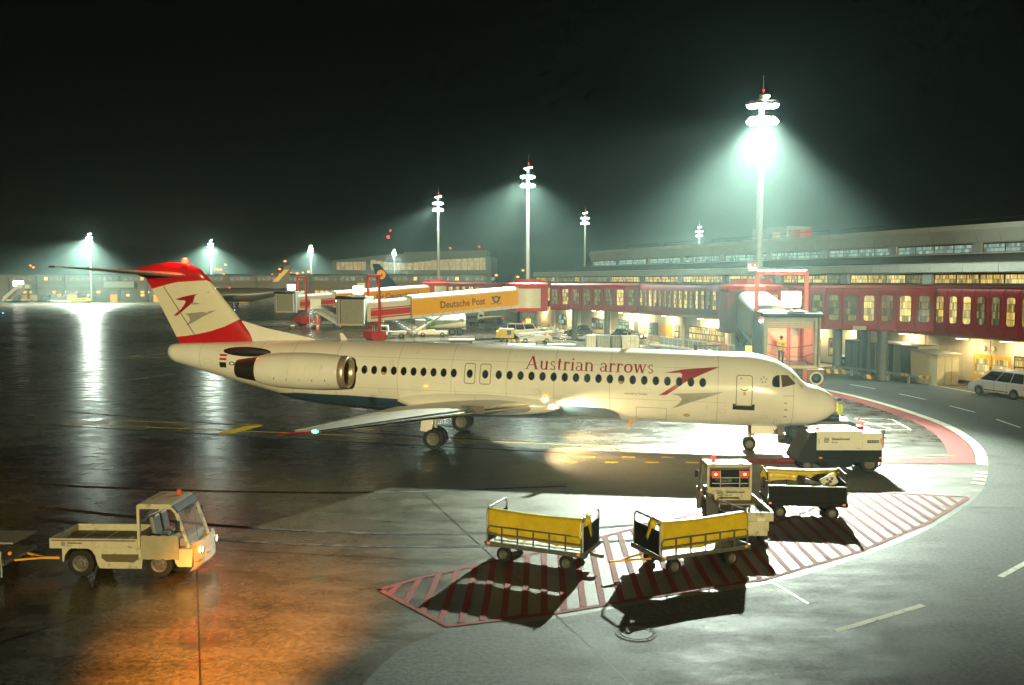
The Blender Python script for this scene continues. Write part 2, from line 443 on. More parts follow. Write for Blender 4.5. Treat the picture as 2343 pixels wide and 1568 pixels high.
# tar joints between slabs
for a, c in (((-5.6, 38.6), (2.8, 15)), ((2.2, 39.5), (7.0, 20.8)), ((-21, 58.5), (-4.6, 12.9)), ((-30, 39.5), (18, 29.3)), ((-30, 28.5), (-3, 24.2)), ((8.5, 44.5), (14, 26)), ((-12, 66), (-3.4, 32.5)), ((-40, 54), (20, 41)), ((15.7, 52), (23.3, 43.4)), ((-50, 80), (18, 66)), ((0, 90), (9, 50)), ((-36, 62), (-24, 100))):
    line('slab_joint', a, c, .035, .0065, seam_m, apron)
# rubber marks left by turning wheels
tyre_mk = worn('rubber_mark', (.012, .012, .011), .50, 1.6, .9)
for P_ in ([(-26, 52), (-14, 47), (-4, 43.6), (3, 41.6)], [(-26, 47.6), (-12, 43.4), (-2, 40.6), (4, 39)], [(-16, 30), (-8, 27.4), (-1, 26.8), (6, 28.6), (11, 33)], [(-15.4, 28.6), (-8, 26.0), (-.6, 25.5), (7, 27.2), (12.2, 32)], [(-28, 36), (-16, 33), (-6, 32), (2, 33)]):
    t_ = arc(P_, 6); strip('tyre_mark', t_, offs(t_, .2), .0075, tyre_mk, apron)
# manhole cover
mh = gp(1455, 1450)
t = thing('manhole_cover', 'round cast iron manhole cover in the road near the cart shadow', 'manhole', (mh.x, mh.y, 0))
B().lathe([(.005, .008), (.30, .012), (.30, .020), (.34, .020), (.34, .008)], n=32).build('lid', M('cast_iron', (.07, .065, .055), .7, .1, var=.3, scale=12, bump=.4), t)
b = B(); b.lathe([(.36, .008), (.36, .018), (.45, .018), (.45, .008)], n=36); b.build('frame', M('ring_concrete', (.12, .115, .10), .8, bump=.3), t)
b = B()
for k in range(24):
    a = k * PI / 12; b.box((.405 * math.cos(a), .405 * math.sin(a), .022), (.05, .02, .006), rz=a)
b.build('studs', MATS['cast_iron'], t)['kind'] = 'stuff'
# ---------------------------------------------------------------- terminal (local x along the facade, away from camera; local y towards the apron)
TO = Vector((33.955, 65.498, 0)); TA = R(110)
def lit(name, col, strength, bars=0., dark=.35, sc_=1.2):
    """lit window: uneven interior brightness seen through the pane"""
    m = bpy.data.materials.new(name); m.use_nodes = True
    n = m.node_tree.nodes; l = m.node_tree.links; p = n['Principled BSDF']
    p.inputs['Base Color'].default_value = (.03, .03, .03, 1); p.inputs['Roughness'].default_value = .08
    tc = n.new('ShaderNodeTexCoord'); oi = n.new('ShaderNodeObjectInfo'); ad = n.new('ShaderNodeVectorMath'); ad.operation = 'MULTIPLY_ADD'
    mp = n.new('ShaderNodeMapping'); mp.inputs['Scale'].default_value = (2.2 * sc_, 2.2 * sc_, .8 * sc_)
    cx = n.new('ShaderNodeCombineXYZ')
    mu = n.new('ShaderNodeMath'); mu.operation = 'MULTIPLY'; mu.inputs[1].default_value = 57.; l.new(oi.outputs['Random'], mu.inputs[0]); l.new(mu.outputs[0], cx.inputs[0]); l.new(mu.outputs[0], cx.inputs[1])
    va = n.new('ShaderNodeVectorMath'); va.operation = 'ADD'; l.new(tc.outputs['Object'], va.inputs[0]); l.new(cx.outputs[0], va.inputs[1])
    l.new(va.outputs[0], mp.inputs[0])
    sx = n.new('ShaderNodeSeparateXYZ'); l.new(mp.outputs[0], sx.inputs[0]); xy = n.new('ShaderNodeMath'); l.new(sx.outputs[0], xy.inputs[0]); l.new(sx.outputs[1], xy.inputs[1])
    c2 = n.new('ShaderNodeCombineXYZ'); l.new(xy.outputs[0], c2.inputs[0]); l.new(sx.outputs[2], c2.inputs[1])
    vo = n.new('ShaderNodeTexBrick'); vo.inputs['Scale'].default_value = 1.; vo.inputs['Brick Width'].default_value = .62; vo.inputs['Row Height'].default_value = .5; vo.inputs['Mortar Size'].default_value = .03; vo.offset = .33; vo.squash = .6; vo.squash_frequency = 3
    vo.inputs['Color1'].default_value = (0, 0, 0, 1); vo.inputs['Color2'].default_value = (1, 1, 1, 1); vo.inputs['Mortar'].default_value = (.12, .12, .12, 1); l.new(c2.outputs[0], vo.inputs['Vector'])
    no = n.new('ShaderNodeTexNoise'); no.inputs['Scale'].default_value = 1.1; no.inputs['Detail'].default_value = 4; l.new(mp.outputs[0], no.inputs[0])
    cr = n.new('ShaderNodeValToRGB'); cr.color_ramp.interpolation = 'LINEAR'
    e = cr.color_ramp.elements; e[0].position = .25; e[0].color = tuple(c * dark for c in col) + (1,); e[1].position = .75; e[1].color = (*col, 1)
    hs = n.new('ShaderNodeSeparateColor'); l.new(vo.outputs['Color'], hs.inputs[0])
    mx = n.new('ShaderNodeMath'); mx.operation = 'MULTIPLY_ADD'; l.new(hs.outputs[0], mx.inputs[0]); mx.inputs[1].default_value = .6
    m2 = n.new('ShaderNodeMath'); m2.operation = 'MULTIPLY'; m2.inputs[1].default_value = .45; l.new(no.outputs[0], m2.inputs[0]); l.new(m2.outputs[0], mx.inputs[2])
    l.new(mx.outputs[0], cr.inputs[0]); l.new(cr.outputs[0], p.inputs['Emission Color']); p.inputs['Emission Strength'].default_value = strength
    return m
lit_warm = lit('lit_window_warm', (1., .66, .16), .95, dark=.12)
lit_bright = lit('lit_window_bright', (1., .76, .26), 1.25, dark=.22)
lit_dim = lit('lit_window_dim', (.75, .60, .22), .36, dark=.12)
lit_green = lit('lit_window_cool', (.60, .85, .66), .62, dark=.30, sc_=.6)
lit_orange = lit('lit_window_orange', (1., .45, .06), 1.0)
fascia_m = M('fascia_panel_metal', (.42, .44, .40), .45, .2, var=.08, scale=1.5, dirt=((.22, .22, .19), 2.5, .62))
roof_m = M('roof_felt', (.045, .05, .042), .8, var=.3, bump=.3)
frame_m = M('window_frame_dark', (.03, .03, .03), .45, var=.2)
pier_m = M('concrete_pier', (.22, .24, .24), .75, var=.12, bump=.15)
gallery_red = M('gallery_red_panel', (.24, .015, .018), .38, var=.10, coat=.15, dirt=((.16, .03, .03), 2.2, .64))
lower_wall = M('beige_wall_panel', (.50, .47, .36), .55, var=.10, scale=2, dirt=((.28, .25, .18), 1.8, .60))
door_yel = M('yellow_door_paint', (.66, .38, .03), .45, var=.12)

T = thing('terminal_building', 'long grey terminal building with two window bands behind the red gallery', 'building', TO, TA)
# upper storey
b = B(); b.prism([(-17.9, 11.26), (-17.35, 12.5), (-17.75, 12.98), (-34, 13.05), (-34, 11.26)], 'x', -30, 104.6); b.build('upper_roof', roof_m, T)
pm = B(); g_ = .02
pm.prism([(-17.93, 11.20), (-17.30, 12.5), (-17.70, 13.02), (-17.78, 12.98), (-17.38, 12.5), (-17.98, 11.22)], 'x', g_, 2.75 - g_); o0 = pm.build('fascia_panel', fascia_m, T); o0.location.x = -30
for k in range(1, 49): share(o0.data, 'fascia_panel', T, Matrix.Translation((-30 + 2.75 * k, 0, 0)))
b = B(); b.box((37.3, -26, 10.7), (134, 15.9, 1.14)); b.build('upper_core', frame_m, T)
pn = B().box((0, 0, 0), (2.34, .03, .72), bev=.012).build('upper_pane', lit_green, T); pn.location = (102.8, -17.98, 10.70)
UPG = [104.2 - 11 * k for k in range(12)]
for gi, t0 in enumerate(UPG):
    for j in range(4):
        if gi == 0 and j == 0: continue
        q = share(pn.data, 'upper_pane', T, Matrix.Translation((t0 - 1.3 - 2.5 * j, -17.98, 10.70)))
    b = B(); b.box((t0 - 10.5, -17.9, 10.72), (.95, .3, 1.1)); b.build('upper_pier', pier_m, T)
b = B(); b.box((37.3, -17.9, 10.22), (134, .5, .12)); b.build('upper_sill', fascia_m, T)
b = B(); b.prism([(-18, 10.16), (-9.7, 9.22), (-9.7, 8.9), (-18, 9.6)], 'x', -30, 112); b.build('mid_roof', roof_m, T)
# mid storey
pm = B(); pm.prism([(-9.6, 8.25), (-9.35, 8.35), (-9.35, 9.02), (-9.6, 9.14), (-9.7, 9.14), (-9.7, 8.25)], 'x', g_, 3.66 - g_); o0 = pm.build('mid_fascia_panel', fascia_m, T); o0.location.x = -30
for k in range(1, 39): share(o0.data, 'mid_fascia_panel', T, Matrix.Translation((-30 + 3.667 * k, 0, 0)))
b = B(); b.box((41, -14, 7.72), (142, 7.8, 1.02)); b.build('mid_core', frame_m, T)
pn2 = B().box((0, 0, 0), (2.3, .03, .72), bev=.012).build('mid_pane', lit_warm, T); pn2.location = (111.9, -10.06, 7.73)
me_v = [pn2.data] + [pn2.data.copy() for _ in range(3)]
for q, mm in zip(me_v[1:], (lit_bright, lit_dim, lit_warm)): q.materials[0] = mm
for gi in range(13):
    t0 = 102.2 + 11 - 11 * gi
    for j in range(4):
        if gi == 0 and j == 0: continue
        share(random.choice(me_v if gi > 2 else [me_v[2], me_v[0]]), 'mid_pane', T, Matrix.Translation((t0 - 1.3 - 2.5 * j, -10.06, 7.73)))
    b = B(); b.box((t0 - 10.45, -9.95, 7.75), (1.0, .4, 1.0)); b.build('mid_pier', pier_m, T)
b = B(); b.box((41, -5.6, 7.05), (142, 8.2, .2)); b.build('low_roof', roof_m, T)
# lower wall of beige panels with ribs
b = B(); b.box((41, -.35, 1.8), (142, .5, 3.6)); b.build('lower_wall_core', M('wall_backing', (.10, .09, .07), .8), T)
wp0 = B().box((.6, -.06, 1.85), (1.17, .08, 3.3), bev=.02).build('wall_panel', lower_wall, T); wp0.location.x = -12
for k in range(1, 84): share(wp0.data, 'wall_panel', T, Matrix.Translation((-12 + 1.2 * k, 0, 0)))
colm = M('white_column_paint', (.66, .62, .50), .5, var=.08)
c0 = B().box((0, .18, 1.75), (.5, .36, 3.5), bev=.03).build('wall_column', colm, T); c0.location.x = 79.6
for tt in (70, 60.3, 50.5, 41, 31.6, 22, 12.3, 89.2): share(c0.data, 'wall_column', T, Matrix.Translation((tt, 0, 0)))
def pane_grid(t0, t1, z0, z1, nx, nz, mats, y=.0):
    fw = abs(t1 - t0); lo = min(t0, t1)
    fr = B(); fr.box((lo + fw / 2, y, (z0 + z1) / 2), (fw + .12, .06, z1 - z0 + .12)); fo = fr.build('window', frame_m, T)
    for i in range(nx):
        for j in range(nz):
            w = fw / nx; h = (z1 - z0) / nz
            p = B(); p.box((lo + w * (i + .5), y + .035, z0 + h * (j + .5)), (w - .09, .03, h - .09)); p.build('pane', random.choice(mats), fo)
DK = M('unlit_window', (.10, .13, .14), .1, var=.2, spec=.8)
pane_grid(78.0, 75.2, .9, 2.3, 3, 2, [DK, lit_green, DK]); pane_grid(72.9, 71.2, .9, 2.3, 2, 2, [DK, lit_dim])
pane_grid(66.0, 62.4, .9, 2.3, 3, 2, [lit_green, lit_dim, DK]); pane_grid(57.6, 54.6, 1.1, 2.35, 3, 2, [DK, lit_green]); pane_grid(53.2, 52.3, .9, 2.3, 1, 2, [DK])
pane_grid(49.2, 47.2, .95, 2.35, 2, 2, [DK, DK, lit_green]); pane_grid(43.0, 42.1, .9, 2.3, 1, 2, [lit_bright]); pane_grid(39.8, 32.7, .9, 2.35, 5, 2, [lit_bright, lit_warm])
pane_grid(15.97, 15.0, .9, 2.4, 1, 2, [lit_dim, lit_warm]); pane_grid(13.7, 13.0, .9, 2.4, 1, 2, [lit_bright]); pane_grid(-3.3, -5.2, .9, 2.3, 2, 2, [lit_dim, lit_warm])
pane_grid(28.5, 24.2, .9, 2.3, 3, 2, [lit_bright, lit_dim]); pane_grid(20.5, 17.2, .9, 2.3, 3, 2, [lit_warm, lit_dim])
def door(t0, t1, z1, glass, y=.03):
    w = (t0 - t1) / 2
    for k in range(2):
        d = B(); d.box((t1 + w * (k + .5), y, z1 / 2 + .05), (w - .06, .08, z1), bev=.01); do = d.build('door', door_yel, T)
        if glass:
            p = B(); p.box((t1 + w * (k + .5), y + .05, z1 * .62), (w - .35, .03, z1 * .55)); p.build('door_glass', lit_bright, do)
        h = B(); h.cyl((t1 + w + (k - .5) * .2, y + .09, .9), (t1 + w + (k - .5) * .2, y + .09, 1.5), .02); h.build('door_handle', steel, do)
door(46.55, 43.7, 2.2, False); door(.17, -2.96, 2.2, True)
for zz in (-.7, -1.5):
    b = B(); b.cyl((zz, .05, 2.75), (zz, .12, 2.75), .16, n=20); b.build('round_sign', M('round_sign_face', (.75, .72, .62), .4), T)

# ---- red boarding gallery
GAL = thing('boarding_gallery', 'dark red elevated boarding gallery with tall rounded windows along the terminal', 'walkway', TO, TA)
gp_panes = [lit_warm, lit_dim, lit_bright, lit_warm, lit_dim]
def rrect(w, h, r, n=5):
    o = []
    for cx, cz, a0 in ((w / 2 - r, h / 2 - r, 0), (-w / 2 + r, h / 2 - r, 90), (-w / 2 + r, -h / 2 + r, 180), (w / 2 - r, -h / 2 + r, 270)):
        for k in range(n + 1):
            a = R(a0 + 90 * k / n); o.append((cx + r * math.cos(a), cz + r * math.sin(a)))
    return o
def run(A, C, n, skirt, ww):
    A = Vector((*A, 0)); C = Vector((*C, 0)); d = C - A; L = d.length / n; ang = math.atan2(d.y, d.x)
    if skirt: prof = [(-1.4, 3.5), (-.55, 3.52), (-.18, 3.68), (0, 4.0), (0, 6.72), (-.12, 7.0), (-.42, 7.15), (-1.2, 7.2)]
    else: prof = [(-.9, 3.78), (-.08, 3.78), (0, 3.86), (0, 6.72), (-.12, 7.0), (-.42, 7.15), (-1.2, 7.2)]
    inn = [(y - (.09 if y > -1. else 0), z + (.06 if z < 4 else (-.06 if z > 7.1 else 0))) for y, z in prof]
    pb = B(); pb.prism(prof + inn[::-1], 'x', .02, L - .02)
    pme = pb.build('gallery_panel', gallery_red, GAL, 'soft'); pd = pme.data
    fr = B(); o1 = rrect(ww + .10, 2.02, .22); fr.prism(o1, 'y', -.02, .03); fo = fr.build('window_frame', frame_m, pme)
    pa = B(); o2 = rrect(ww, 1.92, .18); pa.prism(o2, 'y', .015, .045); po = pa.build('pane', lit_warm, pme)
    vs = [po.data.copy() for _ in gp_panes]
    for q, mm in zip(vs, gp_panes): q.materials[0] = mm
    core = B(); core.box((0, 0, 0), (d.length, 2.6, 3.1)); co = core.build('gallery_core', frame_m, GAL)
    rot = Matrix.Rotation(ang, 4, 'Z')
    mid = (A + C) / 2
    flip = 1.
    co.matrix_local = Matrix.Translation(mid) @ rot @ Matrix.Translation((0, -1.42, 5.5))
    for i in range(n):
        mw = Matrix.Translation(A + d * (i / n)) @ rot
        if i == 0:
            pme.matrix_local = mw; tgt = pme; fo.matrix_local = Matrix.Translation((L / 2, .0, 5.5)); po.matrix_local = Matrix.Translation((L / 2, .0, 5.5)); po.data = vs[1]
        else:
            tgt = share(pd, 'gallery_panel', GAL, mw)
            share(fo.data, 'window_frame', tgt, Matrix.Translation((L / 2, .0, 5.5)))
            share(random.choice(vs), 'pane', tgt, Matrix.Translation((L / 2, .0, 5.5)))
run((-16.4, 2.5), (1.6, 2.5), 15, True, .62)      # nearest run
run((1.6, 2.5), (49.6, 2.5), 42, True, .55)       # long receding run
run((49.6, 2.5), (96, 2.5), 36, True, .55)
run((1.4, 2.7), (9.6, 8.9), 8, False, .74)        # connecting box to the near rotunda
run((47.3, 2.7), (58.4, 9.6), 8, False, .90)      # connecting box to the far rotunda
run((96.5, 2.7), (107, 9.6), 8, False, .90)
colr = M('dark_column_paint', (.09, .10, .10), .6, var=.15)
for tt, nn in ((12.0, 2.4), (8.2, 2.8), (4.6, 4.4), (57.2, 6.6), (51.8, 4.6), (-8, 1.8)):
    b = B(); b.cyl((tt, nn, 0), (tt, nn, 3.85), .38, n=20); b.build('gallery_column', colr, GAL, True)
b = B(); b.box((5.0, 6.25, 4.02), (.95, .04, .28), rz=math.atan2(6.2, 8.2)); b.build('name_plate', M('plate_grey', (.45, .44, .36), .5), GAL)
# underside lamps
NTH = ['first', 'second', 'third', 'fourth', 'fifth', 'sixth', 'seventh', 'eighth', 'ninth', 'tenth', 'eleventh', 'twelfth', 'thirteenth', 'fourteenth', 'fifteenth']
lamp_t = sorted(x[0] for x in ((54.8,), (52.3,), (49.8,), (43.5,), (35.6,), (33.3,), (63,), (74,), (84,), (26,), (17,), (12.8,), (6.0,), (0,), (-3.6,)))
for tt, nn in ((54.8, 1.2), (52.3, 1.2), (49.8, 1.2), (43.5, 1.2), (35.6, 1.2), (33.3, 1.2), (63, 1.2), (74, 1.2), (84, 1.2), (26, 1.2), (17, 1.0), (12.8, .9), (6.0, 1.0), (0, 1.4), (-3.6, 1.2)):
    l_ = thing('gallery_lamp', 'warm strip lamp under the red gallery, %s from the right picture edge' % NTH[lamp_t.index(tt)], 'lamp', TO + Matrix.Rotation(TA, 3, 'Z') @ Vector((tt, nn, 3.4)), TA, 'strip lamps under the gallery')
    B().box((0, 0, .04), (1.0, .22, .08), bev=.02).build('housing', steel, l_)
    B().box((0, 0, -.02), (.92, .16, .03)).build('diffuser', lamp_warm, l_)
    lamp('AREA', l_, (0, -.25, -.06), 340 if tt > 20 else 130, (1., .74, .36), .6, aim=(0, -.25, -1))

# pavement along the wall
b = B(); b.prism([(-6, -.02), (3.2, -.02), (3.2, .12), (-6, .12)], 'x', 14, 100); sw = b.build('pavement', pave_m); sw.location = TO; sw.rotation_euler = (0, 0, TA); struct(sw)
b = B(); b.prism([(3.2, -.02), (3.36, -.02), (3.36, .13), (3.2, .13)], 'x', 14, 100); b.build('kerb', concrete, sw)
def tpos(t, n, z=0): return TO + Matrix.Rotation(TA, 3, 'Z') @ Vector((t, n, z))
# roof-top plant
b = thing('roof_plant_room', 'grey plant room on the terminal roof behind the tall mast', 'roof structure', tpos(57, -25, 13.0), TA)
B().box((0, 0, 1.0), (8, 4, 2.0)).build('housing', grey_metal, b); B().box((-5.6, 1, .7), (2.4, 2, 1.4)).build('red_box', red_paint, b); B().box((-2.0, 2.2, .6), (1.2, .5, 1.2)).build('duct', M('warm_duct', (.6, .5, .32), .5), b)
for k in range(7):
    hr = thing('roof_handrail', 'thin handrail hoop on the upper roof edge, %s from the left' % NTH[k], 'handrail', tpos(88 - k * 14, -19.5, 13.02), TA, 'roof edge handrails')
    B().tube([(-6, 0, 0), (-6, 0, .5), (-5.8, 0, .62), (5.8, 0, .62), (6, 0, .5), (6, 0, 0)], .03, 6).build('rail', dark_steel, hr)

# ---------------------------------------------------------------- floodlight masts
mast_m = M('mast_paint', (.24, .26, .24), .6, .1, var=.1)
def mast(u, Y, ztop, n_up, label, spots, energy, lens_e=60., heads=None, r0=.30, zbase=0):
    p = at(u, 640, Y)
    t = thing('floodlight_mast', label, 'mast', (p.x, Y, 0), 0, 'floodlight masts')
    B().cyl((0, 0, 0), (0, 0, ztop), r0, r0 * .6, n=16).build('pole', mast_m, t, True)
    ln = M('flood_lens_%d' % int(lens_e), (1, 1, 1), .3, emit=lens_e, ecol=(.72, 1., .9))
    heads = heads or ([(-.85, -.3, -.9), (-.28, -.5, -.85), (.30, -.5, -.9), (.82, -.3, -.85), (-.85, -.3, -2.2), (-.28, -.5, -2.15), (.30, -.5, -2.2), (.82, -.3, -2.2), (.35, -.1, -.1)] if u > 1700 else [(-.62, -.3, -1.5), (0, -.5, -1.45), (.60, -.3, -1.5), (-.62, -.3, -2.7), (0, -.5, -2.65), (.60, -.3, -2.7), (-.30, -.2, -.35), (.40, -.1, -.15)])
    for i, (x, y, z) in enumerate(heads):
        h = B(); o = (x, y, ztop + z); q_ = (.80 if u < 1700 else 1.) * (.55 if z > -.5 else 1.)
        h.lathe([(a * q_, c * q_) for a, c in ((.02, .40), (.20, .36), (.42, .22), (.52, .05), (.50, .0))], o, 'z', 18); ho = h.build('flood_lamp', steel, t, True)
        B().lathe([(a * q_, c * q_) for a, c in ((.005, -.30), (.22, -.27), (.42, -.14), (.50, .02), (.005, .03))], o, 'z', 18).build('lens', ln, ho)
        B().bar((0, 0, ztop + z + .05), o, .08).build('arm', mast_m, t)
    B().cyl((.1, 0, ztop), (.1, 0, ztop + 1.6), .03, n=6).build('lightning_rod', steel, t)
    B().sphere((.1, -.1, ztop + .35), .07).build('obstruction_light', lamp_red, t)
    lamp('POINT', t, (0, -1.0, ztop - 1.6), energy * (.006 if u > 1700 else .003), TEAL, .5)
    for (aim, ang, k) in spots:
        lamp('SPOT', t, (0, -.9, ztop - 1.9), energy * k, TEAL, .45, spot=ang, blend=1., aim=aim)
    return t
K = .26
m1 = mast(1735, 75.5, 22.9, 8, 'tallest floodlight mast, standing behind the gate with the open boarding cab', [((-.34, -1, -1.0), 48, .5), ((0, -.2, -1), 128, .10), ((-1.2, -.5, -.95), 70, .45), ((1, .30, -.85), 72, .20), ((-.13, -1, -.60), 26, 2.3), ((-.42, -1, -.585), 28, 2.7)], 1.5e6 * K, 120., r0=.36)
B().bar((0, 0, 17.6), (-.9, -.3, 18.1), .07).build('camera_bracket', steel, m1)
B().box((-.9, -.35, 18.2), (.25, .4, .2)).build('camera_box', white_paint, m1)
# gate display under the mast
gs = thing('gate_display', 'small lit gate number display on the tallest mast', 'sign', at(1720, 612, 74.4) , 0)
B().box((0, 0, 0), (.85, .3, .82), bev=.04).build('case', grey_metal, gs)
B().box((-.02, -.165, 0), (.76, .03, .74)).build('screen', M('display_dark', (.22, .03, .02), .3, emit=.5, ecol=(.7, .12, .05)), gs)
wd = M('display_white', (1, .95, .85), .4, emit=3., ecol=(1, .93, .8))
text_on('14', .26, gs, wd, (-.34, -.185, .08), (1, 0, 0)); text_on('4', .26, gs, wd, (.14, -.185, .08), (1, 0, 0))
B().box((-.02, -.187, -.05), (.62, .01, .12)).build('text_row', wd, gs); B().box((-.02, -.187, -.24), (.62, .01, .09)).build('text_row', M('display_red_row', (.8, .3, .2), .4, emit=1.2, ecol=(1, .5, .35)), gs)
mast(1207, 126, 23.4, 8, 'second tallest floodlight mast, behind the far red rotunda', [((-.85, -.75, -.95), 58, 1.0), ((.1, -.35, -1), 112, .75), ((-.95, .1, -.85), 54, .45)], 1.15e6 * K, 100., r0=.34)
mast(1003, 169, 23.4, 8, 'floodlight mast rising behind the yellow boarding bridges', [((-1, -.5, -.9), 56, 1.0), ((0, -.1, -1), 110, .22)], 1.0e6 * K, 90., r0=.32)
mast(1337, 212, 23.6, 8, 'floodlight mast standing left of the terminal roof end', [((-1, -.3, -.85), 44, 1.0), ((0, -.2, -1), 90, .15)], .55e6 * K, 60., r0=.32)
mast(1597, 259, 23.0, 8, 'small distant floodlight mast just above the terminal roof', [((-.3, -.6, -1), 140, .5)], .35e6 * K, 40., r0=.4)
mast(208, 301, 23.2, 8, 'leftmost floodlight mast of the far apron', [((0, -.45, -1), 126, 2.2), ((.44, -.90, -.06), 15, .045)], 2.2e6 * K, 120.)
mast(484, 361, 23.6, 8, 'floodlight mast seen just right of the airliner tail fin', [((.1, -.4, -1), 126, 1.8), ((.31, -.95, -.06), 15, .06)], 2.2e6 * K, 110.)
mast(712, 415, 23.6, 8, 'distant floodlight mast above the dark taxiing jet tail', [((0, -.4, -1), 126, 1.0)], 2.0e6 * K, 90.)
mast(902, 473, 23.6, 8, 'faintest distant floodlight mast in front of the hangar', [((0, -.4, -1), 126, 1.0)], 1.4e6 * K, 80.)
# ---------------------------------------------------------------- the white airliner (local x = -station, y = port, z up)
AX, AY, AA, APIT, XN = 14.326, 39.44, -0.1967, 0.0168, 3.708
PL = thing('airliner', 'white twin jet airliner with red and cream tail parked across the middle', 'airplane', (AX, AY, -APIT * XN), rot=(0, APIT, AA))
ac_white = M('aircraft_white_paint', (.80, .79, .73), .28, var=.04, scale=.7, coat=.35, dirt=((.56, .52, .41), 1.6, .60), stretch=(1.5, 1, .22))
ac_red = M('aircraft_red_paint', (.50, .012, .018), .3, var=.05, coat=.3)
ac_dkred = M('lettering_red', (.30, .010, .02), .35, var=.05)
ac_grey = M('aircraft_silver_grey', (.36, .35, .30), .4, .2, var=.08)
ac_blue = M('aircraft_belly_blue', (.035, .075, .13), .25, var=.08, coat=.3)
ac_metal = M('polished_metal', (.62, .60, .55), .18, 1., var=.06)
ac_line = M('door_outline_grey', (.30, .28, .22), .5, var=.05)
FT = [(0, 2.13, .02, .02), (.08, 2.14, .24, .24), (.2, 2.20, .42, .43), (.45, 2.19, .66, .61), (.84, 2.20, .93, .80), (1.34, 2.19, 1.18, .93), (1.6, 2.28, 1.29, 1.06), (1.85, 2.405, 1.37, 1.215), (2.25, 2.52, 1.47, 1.39), (2.69, 2.63, 1.56, 1.52), (3.2, 2.70, 1.61, 1.60), (3.82, 2.75, 1.65, 1.65), (5, 2.75, 1.65, 1.65), (12, 2.75, 1.65, 1.65), (21, 2.75, 1.65, 1.65), (22.5, 2.76, 1.64, 1.63), (24, 2.79, 1.60, 1.58), (25.67, 2.87, 1.48, 1.43), (26.5, 2.97, 1.38, 1.30), (28.77, 3.165, 1.05, .995), (31, 3.37, .68, .65), (32.1, 3.46, .48, .48), (32.4, 3.52, .36, .36), (32.5, 3.55, .12, .14)]
def fus(st):
    st = max(0, min(32.5, st))
    for a, b_ in zip(FT[:-1], FT[1:]):
        if a[0] <= st <= b_[0]:
            f = (st - a[0]) / (b_[0] - a[0]); return tuple(a[i] + (b_[i] - a[i]) * f for i in (1, 2, 3))
def surf(st, z, side=1, off=.012):
    """point on the skin; side 1 = starboard (faces the camera)"""
    zc, ry, rz = fus(st); q = max(-1, min(1, (z - zc) / rz)); y = ry * math.sqrt(max(0, 1 - q * q))
    nrm = Vector((0, math.sqrt(max(0, 1 - q * q)) / max(ry, .01), q / max(rz, .01))).normalized()
    return Vector((-st, -(y + off * nrm.y) * side, z + off * nrm.z if abs(q) < 1 else zc + rz * q + off))
def wrap(polys, name, mat, parent=PL, side=1, off=.012, dz=.09, dx=.25):
    """lay flat (station, height) polygons on the fuselage skin"""
    b = B()
    for p in polys: b.poly([(x, y, 0) for x, y in p])
    return wrap_b(b, name, mat, parent, side, off, dz, dx)
def wrap_b(b, name, mat, parent=PL, side=1, off=.012, dz=.09, dx=.25):
    bm = b.bm
    bmesh.ops.triangulate(bm, faces=bm.faces[:])
    xs = [v.co.x for v in bm.verts]; ys = [v.co.y for v in bm.verts]
    k = math.floor(min(ys) / dz) + 1
    while k * dz < max(ys):
        bmesh.ops.bisect_plane(bm, geom=bm.verts[:] + bm.edges[:] + bm.faces[:], plane_co=(0, k * dz, 0), plane_no=(0, 1, 0)); k += 1
    k = math.floor(min(xs) / dx) + 1
    while k * dx < max(xs):
        bmesh.ops.bisect_plane(bm, geom=bm.verts[:] + bm.edges[:] + bm.faces[:], plane_co=(k * dx, 0, 0), plane_no=(1, 0, 0)); k += 1
    for v in bm.verts: v.co = surf(v.co.x, v.co.y, side, off)
    return b.build(name, mat, parent)
# fuselage
sts = []
for a, c in zip(FT[:-1], FT[1:]):
    n = max(1, min(6, int((c[0] - a[0]) / .4) + 1))
    for k in range(n): sts.append(a[0] + (c[0] - a[0]) * k / n)
sts.append(32.5)
NS = 56
b = B(); b.loft([[Vector((-s, fus(s)[1] * math.sin(2 * PI * k / NS), fus(s)[0] + fus(s)[2] * math.cos(2 * PI * k / NS))) for k in range(NS)] for s in sts])
fuse = b.build('fuselage', ac_white, PL, 'all')
sm = fuse.modifiers.new('smooth', 'CORRECTIVE_SMOOTH') if False else None
# blue belly fairing
ZL = [(9.2, 1.14), (9.55, 1.58), (10.05, 1.79), (12.7, 1.86), (13.7, 1.82), (18.3, 1.74), (22.2, 1.87), (25.0, 1.86), (26.3, 1.74), (27.2, 1.84)]
rg = []
for i in range(60):
    s = 9.2 + 18.0 * i / 59; zc, ry, rz = fus(s); zl = interp(ZL, s)
    th = math.acos(max(-1, min(1, (zl - zc) / rz)))
    bul = .02 + .16 * max(0, math.sin(PI * min(1, max(0, (s - 11) / 12)))) ** 1.5
    ring = []
    for k in range(25):
        a = th + (2 * PI - 2 * th) * k / 24
        e = .014 + bul * (1 - abs(k - 12) / 12) ** .7
        ring.append(Vector((-s, -(ry + e) * math.sin(a), zc + (rz + e) * math.cos(a))))
    rg.append(ring)
b = B(); b.loft(rg, closed=False); b.build('belly_fairing', ac_blue, PL, 'all')
